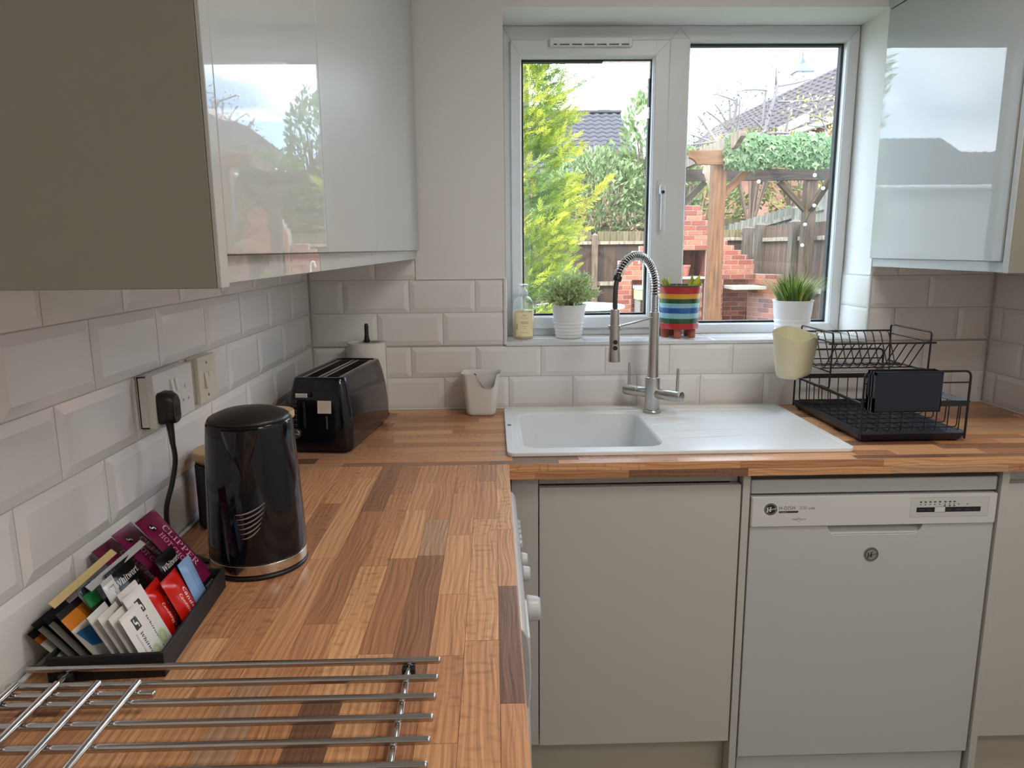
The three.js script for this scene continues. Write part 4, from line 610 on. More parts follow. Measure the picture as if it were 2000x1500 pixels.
{
  const t = thing('striped_planter', 'rainbow striped planter on short terracotta legs', 'planter', [1.152, SILL, -0.105]); reseed(9);
  const bands = [['red', 0.45, 0.018, 0.022], ['green', 0.014, 0.085, 0.035], ['pale_blue', 0.24, 0.50, 0.55], ['blue', 0.016, 0.10, 0.35], ['pale_blue', 0.24, 0.50, 0.55], ['green', 0.018, 0.085, 0.03], ['yellow', 0.66, 0.33, 0.03], ['red', 0.45, 0.018, 0.022]];
  const ys = [0.0285, 0.047, 0.0625, 0.079, 0.0960, 0.1105, 0.1245, 0.1405, 0.160], R = (y) => 0.0595 + 0.0075 * (y - 0.0285) / 0.13;
  bands.forEach(([n, r, g, b], k) => { const a = ys[k], c = ys[k + 1], e = k === 0 || k === 7 ? 0.0018 : 0; obj('stripe', lathe([[R(a) - 0.006, a], [R(a) + e - 0.0004, a], [R(a) + e, a + 0.0004], [R(c) + e, c - 0.0004], [R(c) + e - 0.0004, c], [R(c) - 0.006, c]], 56), phys({ color: lin(r, g, b), roughness: 0.22, clearcoat: 0.7, clearcoatRoughness: 0.06 }), t); });
  obj('inner_pot', lathe([[0.0005, 0.03], [0.055, 0.03], [0.0625, 0.158], [0.0640, 0.1655], [0.0615, 0.1665], [0.0600, 0.15], [0.0005, 0.148]], 48), std({ color: lin(0.10, 0.075, 0.06), roughness: 0.8 }), t);
  for (let k = 0; k < 5; k++) { const a = k / 5 * 6.283 + 0.62; obj('leg', lathe([[0.0005, 0], [0.0098, 0], [0.0112, 0.002], [0.0118, 0.029], [0.0005, 0.029]], 20), std({ color: lin(0.42, 0.12, 0.075), roughness: 0.7 }), t).position.set(Math.cos(a) * 0.045, 0, Math.sin(a) * 0.042); }
  const ls = []; for (const [cx, n, up] of [[-0.036, 12, 0.042], [0.036, 13, 0.050], [0, 16, 0.022]]) for (let k = 0; k < n; k++) ls.push({ m: place(V(cx + rr(-0.012, 0.012), 0.147, rr(-0.02, 0.02)), V(cx * 9 + rr(-0.35, 0.35), 1, rr(-0.3, 0.3)), rnd() * 6.28, up / 0.03 * rr(0.7, 1.1)), c: lin(...(up < 0.02 ? [0.45, 0.52, 0.30] : rnd() < 0.6 ? [0.62, 0.60, 0.05] : [0.30, 0.36, 0.04])) });
  scatter('leaves', leafGeo(0.030, 0.0075, 0.6, -0.1), leafMat({ transmission: 0.15 }), ls, t);
}
{
  const t = thing('potted_grass', 'spiky artificial grass in a white ribbed pot by the rack', 'plant', [1.522, SILL, -0.108]); reseed(12);
  ribbedPot(t, 0.0625, 0.0505, 0.1135, 4);
  obj('soil', cyl(0.057, 0.058, 0.006, 0, 0.094, 0, 28), M.soil, t);
  const blades = [], mats = [lin(0.30, 0.42, 0.035), lin(0.44, 0.54, 0.05), lin(0.15, 0.28, 0.04), lin(0.07, 0.16, 0.04), lin(0.55, 0.60, 0.30)], by = mats.map(() => []);
  for (let k = 0; k < 330; k++) {
    const az = rnd() * 6.283, rad = Math.sqrt(rnd()) * 0.05, out = rad / 0.05, h = rr(0.075, 0.130) * (1 - 0.22 * out), lean = out * rr(0.35, 0.95) + 0.06, w = rr(0.0018, 0.0040), b = V(Math.cos(az) * rad, 0.098, Math.sin(az) * rad * 0.9);
    const d = V(Math.cos(az), 0, Math.sin(az) * 0.75), n = 6, pos = [], idx = [], side = V(-d.z, 0, d.x).normalize();
    for (let i = 0; i <= n; i++) { const u = i / n, c = b.clone().addScaledVector(d, lean * h * u * u * 1.15).add(V(0, h * (u - 0.12 * lean * u * u), 0)), ww = w * (u < 0.4 ? 0.75 + 0.6 * u : (1 - u) / 0.6 * 0.99) ; if (c.z < -0.062) c.z = -0.062; for (const s of [-1, 0, 1]) pos.push(...c.clone().addScaledVector(side, s * ww).addScaledVector(d, s ? 0.0006 : 0).toArray()); }
    for (let i = 0; i < n; i++) for (let j = 0; j < 2; j++) { const a = i * 3 + j; idx.push(a, a + 1, a + 3, a + 3, a + 1, a + 4); }
    const g = new THREE.BufferGeometry(); g.setAttribute('position', new THREE.Float32BufferAttribute(pos, 3)); g.setIndex(idx); g.computeVertexNormals(); by[k % 11 === 0 ? 4 : Math.floor(rnd() * 4)].push(g);
  }
  by.forEach((l, i) => stuff(obj('grass_blades', l, phys({ color: mats[i], roughness: 0.5, side: THREE.DoubleSide, transmission: 0.25, thickness: 0 }), t)));
}
// ------------------------------------------------------------------ two-tier dish rack
{
  const x0 = 1.476, x1 = 1.744, z0 = 0.052, z1 = 0.462, y = (v) => W + v;
  const t = thing('dish_rack', 'black wire dish rack with two tiers and a drip tray', 'dish rack', [0, W, 0]);
  // drip tray with a raised edge
  const L = (g, yy, r = 0.012) => rrLoop(x1 - x0 + 2 * g, z1 - z0 + 2 * g, r, yy, (x0 + x1) / 2, (z0 + z1) / 2, 5);
  const tray = obj('drip_tray', [loft([L(-0.012, 0.004), L(-0.002, 0.006), L(0.004, 0.0225), L(0.005, 0.0235), L(0.002, 0.0232), L(-0.004, 0.0095), L(-0.010, 0.0085)])], M.navyPlastic, t);
  for (const [x, z] of [[x0 + 0.02, z0 + 0.02], [x1 - 0.02, z0 + 0.02], [x0 + 0.02, z1 - 0.02], [x1 - 0.02, z1 - 0.02]]) obj('foot', xf(cyl(0.012, 0.014, 0.0055, 0, 0, 0, 16), { p: [x, 0, z] }), M.blackMatt, t);
  // lower basket: flat band, corner posts carried up into end handles
  const R = 0.0026, r = 0.0016, band = 0.099;
  for (const z of [z0, z1]) {
    obj('end_handle', wire([[x0, 0.008, z], [x0, 0.181, z], [x1, 0.181, z], [x1, 0.008, z]], R + 0.0003, 0.016, 8), M.blackWire, t);
    obj('handle_bar', wire([[x0, 0.1525, z], [x1, 0.1525, z]], 0.002), M.blackWire, t);
    obj('band', span(x0, x1, band - 0.007, band + 0.007, z - 0.0016, z + 0.0016), M.blackWire, t);
  }
  for (const x of [x0, x1]) obj('band', xf(span(-0.008, 0.008, -0.0014, 0.0014, z0, z1), { p: [x, band, 0], r: [0, 0, x === x0 ? -0.75 : 0.75] }), M.blackWire, t);
  for (let k = 0; k < 9; k++) { const x = x0 + 0.016 + k * (x1 - x0 - 0.032) / 8; obj('basket_wire', wire([[x, band, z1 - 0.002], [x, 0.028, z1 - 0.004], [x, 0.026, z0 + 0.004], [x, band, z0 + 0.002]], r, 0.008), M.blackWire, t); }
  for (let k = 0; k < 8; k++) { const z = z0 + 0.03 + k * (z1 - z0 - 0.06) / 7; obj('basket_wire', wire([[x0 + 0.002, band, z], [x0 + 0.004, 0.031, z], [x1 - 0.004, 0.031, z], [x1 - 0.002, band, z]], r, 0.008), M.blackWire, t); }
  // upper tier: side frames standing on the bands, V-shaped plate wires between the rails
  const u0 = 0.078, u1 = 0.283;
  for (const x of [x0 - 0.001, x1 + 0.001]) {
    obj('side_frame', wire([[x, 0.104, u0 + 0.012], [x, 0.258, u0], [x, 0.258, u1], [x, 0.104, u1 - 0.004], [x, 0.104, u1 - 0.07]], R, 0.012, 8), M.blackWire, t);
    obj('side_bar', wire([[x, 0.2315, u0 + 0.002], [x, 0.2315, u1]], 0.002), M.blackWire, t);
    obj('side_bar', wire([[x, 0.150, u0 + 0.010], [x, 0.150, u1 - 0.003]], 0.0026), M.blackWire, t);
  }
  obj('front_rail', wire([[x0 - 0.012, 0.2285, u1], [x1 + 0.016, 0.2285, u1]], R), M.blackWire, t);
  obj('back_rail', wire([[x0 - 0.004, 0.240, u0], [x1 + 0.004, 0.240, u0]], R), M.blackWire, t);
  for (const z of [0.140, 0.165, 0.212]) obj('floor_rail', wire([[x0, 0.1505, z], [x1, 0.1505, z]], 0.002), M.blackWire, t);
  for (let k = 0; k < 11; k++) { const x = x0 + 0.013 + k * (x1 - x0 - 0.026) / 10; obj('plate_wire', wire([[x, 0.240, u0], [x, 0.236, u0 + 0.016], [x, 0.153, 0.140], [x, 0.153, 0.214], [x, 0.222, u1 - 0.010], [x, 0.2285, u1]], r, 0.006), M.blackWire, t); }
  // utensil box on the front handle
  const b = thing('utensil_box', 'black slotted cutlery box hooked on the front of the rack', 'cutlery box', [1.563, W + 0.0885, z1 + 0.0255]), bw = 0.164, bh = 0.1, bd = 0.038;
  obj('front_wall', span(-bw / 2, bw / 2, 0, bh, bd / 2 - 0.0025, bd / 2, 0.001), M.navyPlastic, b);
  obj('back_wall', span(-bw / 2, bw / 2, 0, bh, -bd / 2, -bd / 2 + 0.0025, 0.001), M.navyPlastic, b);
  obj('floor_plate', span(-bw / 2, bw / 2, 0, 0.0025, -bd / 2, bd / 2), M.navyPlastic, b);
  for (const s of [-1, 1]) for (const [za, zb] of [[-bd / 2, -bd / 2 + 0.010], [bd / 2 - 0.010, bd / 2], [-0.003, 0.003]]) obj('side_bar', span(s * bw / 2 - 0.0012, s * bw / 2 + 0.0012, 0, bh, za, zb), M.navyPlastic, b);
  for (const s of [-1, 1]) obj('side_bar', [span(s * bw / 2 - 0.0012, s * bw / 2 + 0.0012, 0, 0.035, -bd / 2, bd / 2), span(s * bw / 2 - 0.0012, s * bw / 2 + 0.0012, bh - 0.008, bh, -bd / 2, bd / 2)], M.navyPlastic, b);
  obj('rim', [span(-bw / 2 - 0.002, bw / 2 + 0.002, bh - 0.002, bh + 0.0012, bd / 2 - 0.003, bd / 2 + 0.002, 0.001), span(-bw / 2 - 0.002, bw / 2 + 0.002, bh - 0.002, bh + 0.0012, -bd / 2 - 0.001, -bd / 2 + 0.003, 0.001)], M.navyPlastic, b);
  obj('hook', [-0.05, 0.05].map((x) => [span(x - 0.008, x + 0.008, bh, bh + 0.0018, -bd / 2 - 0.012, -bd / 2 + 0.002), span(x - 0.008, x + 0.008, bh - 0.012, bh + 0.0018, -bd / 2 - 0.0125, -bd / 2 - 0.0105)]), M.navyPlastic, b);
}
{ // cream cup hooked on the left side of the rack, flat side to the room
  const t = thing('cutlery_cup', 'cream plastic cutlery cup hooked on the side of the rack', 'cup', [1.4005, W + 0.126, 0.212], 0.80);
  const loop = (w, d, y, k, tilt) => { const o = [], n = 18; const pt = (x, z) => o.push(V(x, y + tilt * (x - z * 5), z)); pt(-w / 2 + k, d * 0.45 - k); pt(0, d * 0.45 - k); pt(w / 2 - k, d * 0.45 - k); for (let i = 0; i <= n; i++) { const a = -Math.PI * i / n; pt((w / 2 - k) * Math.sign(Math.cos(a)) * Math.abs(Math.cos(a)) ** 0.55, -(d * 0.55 - k) * Math.abs(Math.sin(a)) ** 0.7 + 0.0 ); } return o; };
  const outer = [[0.088, 0.052, 0], [0.100, 0.064, 0.004], [0.108, 0.070, 0.014], [0.128, 0.082, 0.07], [0.143, 0.092, 0.122]].map(([w, d, y]) => loop(w, d, y, 0, y > 0.1 ? 0.06 : 0));
  const inner = [[0.143, 0.092, 0.122], [0.128, 0.082, 0.07], [0.108, 0.070, 0.014], [0.100, 0.064, 0.006]].map(([w, d, y]) => loop(w, d, y, 0.0022, y > 0.1 ? 0.06 : 0));
  obj('shell', loft([...outer, ...inner]), Object.assign(M.creamPlastic.clone(), { side: THREE.DoubleSide }), t);
  obj('hook', [span(0.040, 0.052, 0.108, 0.128, 0.041, 0.0435, 0.001), span(0.040, 0.052, 0.1255, 0.128, 0.041, 0.052, 0.001)], M.creamPlastic, t);
}
// ------------------------------------------------------------------ tray of drink sachets
function sachetGeo(w, h, b, crimp = 0.1) { // pillow-shaped packet, base edge on y = 0, face to +z
  const nx = 8, ny = 12, P = [], U = [], I = [];
  for (const s of [1, -1]) { const o = P.length / 3; for (let j = 0; j <= ny; j++) for (let i = 0; i <= nx; i++) { const u = i / nx, v = j / ny, e = Math.max(0, Math.min(1, Math.min(v, 1 - v) / crimp - 0.9)), f = Math.sin(Math.PI * u) ** 0.7 * Math.min(1, e) ** 0.6; P.push((u - 0.5) * w * (1 - 0.04 * f), v * h, s * (0.0003 + b / 2 * f * (1 + 0.10 * Math.sin(u * 9 + v * 14)))); U.push(s > 0 ? u : 1 - u, v); } for (let j = 0; j < ny; j++) for (let i = 0; i < nx; i++) { const a = o + j * (nx + 1) + i, c = a + nx + 1; s > 0 ? I.push(a, a + 1, c, c, a + 1, c + 1) : I.push(a, c, a + 1, c, c + 1, a + 1); } }
  const g = new THREE.BufferGeometry(); g.setAttribute('position', new THREE.Float32BufferAttribute(P, 3)); g.setAttribute('uv', new THREE.Float32BufferAttribute(U, 2)); g.setIndex(I); g.computeVertexNormals(); return g;
}
function vtext(c, s, x, y, font, fill, ang = Math.PI / 2) { c.save(); c.translate(x, y); c.rotate(ang); c.font = font; c.fillStyle = fill; c.fillText(s, 0, 0); c.restore(); }
const swirl = (c, x, y, s) => { c.save(); c.translate(x, y); c.fillStyle = '#222'; c.fillRect(-s, -s * 1.2, 2 * s, 2.4 * s); c.strokeStyle = '#eee'; c.lineWidth = s * 0.3; c.beginPath(); c.arc(0, -s * 0.35, s * 0.5, 0.5, 4.4); c.stroke(); c.beginPath(); c.arc(0, s * 0.4, s * 0.5, 3.6, 7.4); c.stroke(); c.restore(); };
const packs = {
  sugar: canvasTex(160, 256, (c) => { c.fillStyle = '#ece9e4'; c.fillRect(0, 0, 160, 256); c.fillStyle = '#d5d2cc'; for (let k = 0; k < 20; k++) { c.fillRect(k * 8, 0, 3, 14); c.fillRect(k * 8, 242, 3, 14); } swirl(c, 74, 62, 22); vtext(c, 'Whitworths', 62, 100, 'italic bold 27px serif', '#2c2b2a'); vtext(c, 'Granulated Sugar', 34, 96, '12px sans-serif', '#55524f'); c.fillStyle = '#cfe0b6'; c.beginPath(); c.arc(104, 214, 34, 0, 7); c.fill(); c.strokeStyle = '#9dbb7c'; c.lineWidth = 3; c.beginPath(); c.arc(104, 214, 22, 0, 7); c.stroke(); }),
  brown: canvasTex(160, 256, (c) => { c.fillStyle = '#131214'; c.fillRect(0, 0, 160, 256); c.fillStyle = '#34343a'; for (let k = 0; k < 20; k++) { c.fillRect(k * 8, 0, 3, 14); c.fillRect(k * 8, 242, 3, 14); } c.fillStyle = '#e2dfda'; c.font = 'italic bold 30px serif'; c.fillText('Whitworths', 8, 62); c.font = '13px sans-serif'; c.fillStyle = '#a09c95'; c.fillText('Demerara Sugar', 30, 90); c.strokeStyle = '#7a776f'; c.lineWidth = 4; c.beginPath(); c.arc(110, 180, 24, 0.5, 5); c.stroke(); }),
  red: canvasTex(160, 256, (c) => { c.fillStyle = '#d81f16'; c.fillRect(0, 0, 160, 256); c.fillStyle = '#b5140e'; for (let k = 0; k < 20; k++) { c.fillRect(k * 8, 0, 3, 14); c.fillRect(k * 8, 242, 3, 14); } vtext(c, 'Canderel', 92, 84, 'italic bold 40px sans-serif', '#fff2ea'); vtext(c, 'Canderel', 52, 100, 'italic bold 26px sans-serif', '#ffd9cc'); }),
  blue: canvasTex(160, 256, (c) => { c.fillStyle = '#8fb4e4'; c.fillRect(0, 0, 160, 256); vtext(c, 'sweetener tablets', 70, 60, '15px sans-serif', '#4472b5'); for (let k = 0; k < 9; k++) { c.fillStyle = '#6d98d2'; c.fillRect(90, 150 + k * 9, 50, 3); } }),
  choc: canvasTex(160, 512, (c) => { c.fillStyle = '#741a45'; c.fillRect(0, 0, 160, 512); c.fillStyle = '#5c1236'; for (let k = 0; k < 20; k++) { c.fillRect(k * 8, 0, 3, 22); c.fillRect(k * 8, 490, 3, 22); } swirl(c, 52, 70, 16); vtext(c, 'CLIPPER', 92, 92, '62px serif', '#d9b0bd'); vtext(c, 'HOT CHOC', 44, 112, '38px serif', '#cfa0b0'); c.fillStyle = '#1d1519'; c.fillRect(0, 430, 160, 60); c.fillStyle = '#c9c2c4'; c.font = '26px serif'; c.fillText('CLIPPER', 20, 468); }),
  tea: canvasTex(160, 256, (c) => { c.fillStyle = '#e9e6de'; c.fillRect(0, 0, 160, 256); c.fillStyle = '#1c1a1b'; c.fillRect(0, 0, 160, 26); c.fillStyle = '#d9811c'; c.fillRect(0, 26, 160, 50); c.beginPath(); c.moveTo(90, 76); c.lineTo(160, 76); c.lineTo(160, 250); c.fill(); c.fillStyle = '#2f7fc6'; c.beginPath(); c.moveTo(10, 92); c.lineTo(90, 100); c.lineTo(100, 190); c.lineTo(24, 160); c.fill(); vtext(c, 'TETLEY', 104, 86, 'bold 34px sans-serif', '#8a4a12'); }),
  tea2: canvasTex(160, 256, (c) => { c.fillStyle = '#d9d5cc'; c.fillRect(0, 0, 160, 256); c.fillStyle = '#141314'; c.fillRect(0, 0, 160, 36); c.fillStyle = '#b8621b'; c.fillRect(0, 36, 160, 34); c.fillStyle = '#c07a3a'; c.fillRect(60, 130, 60, 18); }),
  dark: canvasTex(160, 256, (c) => { c.fillStyle = '#1a1b1f'; c.fillRect(0, 0, 160, 256); c.fillStyle = '#8e8c88'; c.fillRect(0, 30, 30, 226); vtext(c, 'decaf', 90, 80, '30px sans-serif', '#3d4a62'); }),
  milk: canvasTex(96, 256, (c) => { c.fillStyle = '#dcdedd'; c.fillRect(0, 0, 96, 256); c.fillStyle = '#3d4045'; for (let k = 0; k < 12; k++) c.fillRect(k * 8, 0, 3, 16); c.strokeStyle = '#777'; c.lineWidth = 3; c.beginPath(); c.moveTo(24, 30); c.lineTo(72, 30); c.lineTo(48, 58); c.closePath(); c.stroke(); vtext(c, 'milk', 32, 92, 'bold 58px sans-serif', '#16924a'); c.fillStyle = '#222'; c.fillRect(20, 210, 10, 10); }),
  milkGreen: canvasTex(96, 256, (c) => { c.fillStyle = '#24302c'; c.fillRect(0, 0, 96, 256); c.fillStyle = '#1c7a3c'; c.fillRect(0, 24, 96, 46); c.fillStyle = '#2b2f33'; c.fillRect(0, 0, 96, 24); vtext(c, 'tea', 40, 150, 'bold 52px sans-serif', '#1c7a3c'); }),
};
const packMat = {}; for (const k of Object.keys(packs)) packMat[k] = phys({ map: packs[k], roughness: ['sugar', 'tea', 'tea2'].includes(k) ? 0.5 : 0.25, color: lin(0.92, 0.92, 0.92) });
{
  const t = thing('sachet_tray', 'shallow black tray holding drink sachets against the tiled wall', 'tray', [0.093, W, 1.3125], 0.055);
  const w = 0.128, d = 0.226, h = 0.031;
  obj('tray_floor', span(-w / 2, w / 2, 0, 0.0025, -d / 2, d / 2), M.blackMatt, t);
  for (const s of [-1, 1]) { obj('side_wall', span(s * w / 2 - 0.002, s * w / 2 + 0.002, 0, h, -d / 2 - 0.002, d / 2 + 0.002, 0.001), M.blackMatt, t); obj('end_wall', span(-w / 2 + 0.002, w / 2 - 0.002, 0, h, s * d / 2 - 0.002, s * d / 2 + 0.002, 0.001), M.blackMatt, t); }
  // each packet: kind, base x, z of its near edge, width, height, bulge, lean to the wall in degrees, twist, label
  const geo = {}, G = (w2, h2, b) => geo[[w2, h2, b]] ??= sachetGeo(w2, h2, b);
  const put = (kind, name, label, cat, x, z, w2, h2, b, lean, twist = 0, group, y = 0.0028) => {
    const m = obj(name, G(w2, h2, b), packMat[kind]); tag(m, label, cat, group);
    m.rotation.order = 'ZYX'; m.rotation.set(0, Math.PI / 2 + twist, lean * Math.PI / 180); m.position.set(x, W + y, z - w2 / 2); return m;
  };
  const S = 'white sugar sachets in the tray', g1 = ['white sugar sachet leading the fan with its whole face showing', 'white sugar sachet second in the fan from the tray side', 'white sugar sachet third in the fan from the tray side', 'white sugar sachet last in the fan next to the tea sachets', 'white sugar sachet with its face showing beside the red packet', 'white sugar sachet tucked behind the one beside the red packet'];
  for (let k = 0; k < 4; k++) put('sugar', 'sugar_sachet', g1[k], 'sachet', 0.145 - k * 0.0112, 1.418 - 0.001 * k, 0.044, 0.074 + 0.001 * k, 0.0038, 24 + k * 1.2, 0.02 * k, S);
  put('sugar', 'sugar_sachet', g1[4], 'sachet', 0.1385, 1.386, 0.044, 0.083, 0.0030, 24.5, -0.02, S); put('sugar', 'sugar_sachet', g1[5], 'sachet', 0.1265, 1.372, 0.044, 0.083, 0.0030, 25.6, -0.02, S);
  put('tea', 'tea_sachet', 'orange and blue tea sachet near the wall end of the tray', 'sachet', 0.0905, 1.412, 0.050, 0.088, 0.004, 36, 0.05);
  put('dark', 'tea_sachet', 'dark grey tea sachet behind the orange and blue one', 'sachet', 0.0775, 1.413, 0.050, 0.086, 0.004, 39, 0.05);
  put('dark', 'tea_sachet', 'black tea sachet next to the outermost orange topped one', 'sachet', 0.0660, 1.414, 0.050, 0.082, 0.004, 42, 0.05);
  put('tea2', 'tea_sachet', 'orange topped white tea sachet closest to the tiles', 'sachet', 0.0550, 1.415, 0.050, 0.070, 0.004, 45, 0.05);
  put('milk', 'milk_stick', 'white milk stick with green lettering', 'sachet', 0.1085, 1.372, 0.026, 0.098, 0.008, 22, 0);
  put('milkGreen', 'milk_stick', 'dark green drink stick beside the white milk stick', 'sachet', 0.0925, 1.378, 0.026, 0.096, 0.008, 27, 0);
  put('brown', 'brown_sugar_sachet', 'black sachet with white script beside the milk stick', 'sachet', 0.1075, 1.344, 0.062, 0.100, 0.006, 27, 0);
  put('brown', 'brown_sugar_sachet', 'black sachet with white script behind the red packets', 'sachet', 0.1345, 1.285, 0.052, 0.090, 0.006, 25, 0);
  put('red', 'sweetener_sachet', 'shiny red packet next to the white sachets', 'sachet', 0.1335, 1.344, 0.048, 0.070, 0.012, 24, 0.10);
  put('red', 'sweetener_sachet', 'shiny red packet touching the pale blue one', 'sachet', 0.1475, 1.322, 0.050, 0.072, 0.011, 24, 0.04);
  put('blue', 'sweetener_sachet', 'pale blue packet behind the red packets', 'sachet', 0.1475, 1.276, 0.036, 0.074, 0.006, 20, 0);
  put('choc', 'chocolate_sachet', 'long burgundy sachet with large pale lettering by the kettle', 'sachet', 0.1465, 1.246, 0.056, 0.150, 0.009, 37, 0);
  put('choc', 'chocolate_sachet', 'burgundy sachet in the middle of the three long ones', 'sachet', 0.1200, 1.258, 0.056, 0.140, 0.009, 41, 0.04);
  put('choc', 'chocolate_sachet', 'burgundy sachet of the three nearest the tiles', 'sachet', 0.1000, 1.274, 0.056, 0.128, 0.009, 46, 0.06);
  const stick = (label, a, b, mat) => { const p = V(...a), q = V(...b), m = obj('stir_stick', new RoundedBoxGeometry(0.010, p.distanceTo(q), 0.0014, 2, 0.0006), mat); tag(m, label, 'stirrer'); m.position.copy(p).add(q).multiplyScalar(0.5); const d = q.clone().sub(p).normalize(), z = V(0.62, 0.7, 0.35), n = z.addScaledVector(d, -z.dot(d)).normalize(); m.quaternion.setFromRotationMatrix(new THREE.Matrix4().makeBasis(d.clone().cross(n), d, n)); };
  stick('pale wooden stirrer leaning out of the tray', [0.026, W + 0.078, 1.396], [0.038, W + 0.093, 1.272], std({ color: lin(0.60, 0.46, 0.22), roughness: 0.8 }));
  stick('grey wrapped stirrer leaning out of the tray', [0.056, W + 0.086, 1.37], [0.064, W + 0.094, 1.245], std({ color: lin(0.42, 0.42, 0.44), roughness: 0.6 }));
}
// ------------------------------------------------------------------ garden seen through the window
const G0 = -0.1;                                   // garden level
{
  const g = struct('garden_ground', 'paved and grassy garden ground outside', 'ground');
  obj('lawn', boxUV(span(-40, 40, G0 - 0.2, G0, -60, -0.32), 2), std({ color: lin(0.16, 0.20, 0.09), map: tex(256, 256, (u, v) => 0.75 + 0.35 * tile1(u, v, 30, 30, 4) + 0.3 * tile1(u, v, 90, 90, 5)), roughness: 1 }), g);
}
const woodTex = tex(128, 512, (u, v) => { const s = 0.82 + 0.30 * tile1(u, v, 14, 2, 61) + 0.22 * tile1(u, v, 44, 5, 62) + 0.12 * tile1(u, v, 6, 9, 63); return [s, s * 0.99, s * 0.97]; });
const wood = (r, g, b, rough = 0.85) => std({ color: lin(r, g, b), map: woodTex, roughness: rough });
const fenceBrown = [wood(0.092, 0.054, 0.037), wood(0.108, 0.064, 0.042), wood(0.076, 0.046, 0.034)], fenceOlive = [wood(0.200, 0.160, 0.076), wood(0.168, 0.136, 0.068), wood(0.232, 0.176, 0.096)], fencePale = [wood(0.192, 0.192, 0.160), wood(0.224, 0.216, 0.184), wood(0.160, 0.164, 0.144)];
const railPale = wood(0.400, 0.336, 0.248), postWood = wood(0.200, 0.136, 0.092), postGrey = wood(0.160, 0.132, 0.104);
const boardG = {}; const boardGeo = (w, h, d) => boardG[[w, h, d].map((v) => v.toFixed(3))] ??= boxUVlong(new THREE.BoxGeometry(w, h, d));
function boxUVlong(g) { const q = clean(g), P = q.attributes.position, U = q.attributes.uv; for (let i = 0; i < P.count; i++) U.setXY(i, (P.getX(i) + P.getZ(i)) / 0.3, P.getY(i) / 1.2); return q; }
function fencePanel(a, b, label, { top = 0.6, crest = 0.77, low = -0.85, mats = fenceBrown, crestMats = fenceOlive, bw = 0.105, rails = [[0.575, railPale, 0.055], [-0.125, railPale, 0.07]], slope = 0, gravel = true, trim = 0.055 } = {}) {
  const p0 = V(a[0], 0, a[1]), q0 = V(b[0], 0, b[1]), dd = q0.clone().sub(p0).normalize().multiplyScalar(trim), p = p0.clone().add(dd), q = q0.clone().sub(dd), len = p.distanceTo(q), turn = Math.atan2(-(q.z - p.z), q.x - p.x), mid = p.clone().add(q).multiplyScalar(0.5);
  const t = thing('board_fence', label, 'fence', [mid.x, G0, mid.z], turn), Y = (v) => W + v - G0;
  const n = Math.round(len / bw), w = len / n;
  for (let k = 0; k < n; k++) {
    const x = -len / 2 + (k + 0.5) * w, sl = slope * (k + 0.5) / n, m = obj('board', boardGeo(w * 1.03, Y(top + sl) - Y(low), 0.014), mats[Math.floor(rnd() * mats.length)], t); m.position.set(x, (Y(top + sl) + Y(low)) / 2, k % 2 ? 0.004 : -0.003); m.rotation.y = 0.05;
    if (crest > top) { const c = obj('board', boardGeo(w * 0.96, crest - top + 0.12, 0.012), crestMats[Math.floor(rnd() * crestMats.length)], t); c.position.set(x, Y((crest + top - 0.12) / 2) + rr(-0.004, 0.004), -0.028); }
  }
  for (const [y, m, h] of rails) { const r = obj('rail', boxUV(box(len, h, 0.045), 0.6), m, t); r.position.set(0, Y(y + slope / 2), 0.032); if (slope) r.rotation.z = Math.atan2(slope, len); }
  if (gravel) obj('gravel_board', box(len, Y(low) - 0.0, 0.03, 0, Y(low) / 2, 0), wood(0.072, 0.068, 0.068), t);
  return t;
}
function fencePost(x, z, topY, label, w = 0.1, mat = postWood) { const t = thing('fence_post', label, 'post', [x, G0, z]); obj('post', boxUVlong(box(w, W + topY - G0, w, 0, (W + topY - G0) / 2, 0, 0.006)), mat, t); obj('post_cap', xf(new THREE.ConeGeometry(w * 0.74, 0.05, 4), { p: [0, W + topY - G0 + 0.024, 0], r: [0, Math.PI / 4, 0] }), mat, t); return t; }
reseed(77);
fencePanel([-3.2, -10.5], [-1.34, -10.5], 'brown boarded fence panel hidden mostly by the golden conifer');
fencePanel([-1.34, -10.5], [0.49, -10.5], 'brown boarded fence panel behind the golden conifer');
fencePanel([0.49, -10.5], [2.32, -10.5], 'brown boarded fence panel between conifer and brown post');
fencePanel([2.32, -10.5], [4.15, -10.5], 'brown boarded fence panel behind the left brick steps');
fencePanel([4.15, -10.5], [4.98, -10.5], 'short brown fence panel in the corner behind the brick steps', { crest: 0.785, trim: 0.09, rails: [[0.625, railPale, 0.055], [-0.125, railPale, 0.07]], top: 0.65 });
fencePost(2.32, -10.44, 0.70, 'brown fence post left of the brick steps'); fencePost(0.49, -10.44, 0.70, 'brown fence post behind the conifer'); fencePost(4.97, -10.42, 0.80, 'grey brown corner post of the garden fence', 0.15, postGrey);
for (const [za, zb, l] of [[-10.36, -9.95, 'narrow brown fence panel next to the corner post'], [-9.95, -8.55, 'brown fence panel right of the brick barbecue'], [-8.55, -7.1, 'brown fence panel behind the rear pergola post'], [-7.1, -5.5, 'brown fence panel beside the right window edge']]) fencePanel([5.12, zb], [5.08, za], l, { mats: [wood(0.168, 0.108, 0.080), wood(0.192, 0.124, 0.092), wood(0.152, 0.100, 0.076)], top: 0.82, crest: 0.82, trim: 0.078, rails: [[0.60, railPale, 0.06], [-0.125, railPale, 0.07]] }).rotation.y += Math.PI;
for (const [z, l] of [[-9.95, 'grey brown fence post beside the corner post'], [-8.55, 'grey brown fence post behind the pergola'], [-7.1, 'grey brown fence post by the right window edge']]) fencePost(5.02, z, 0.84, l, 0.15, postGrey);
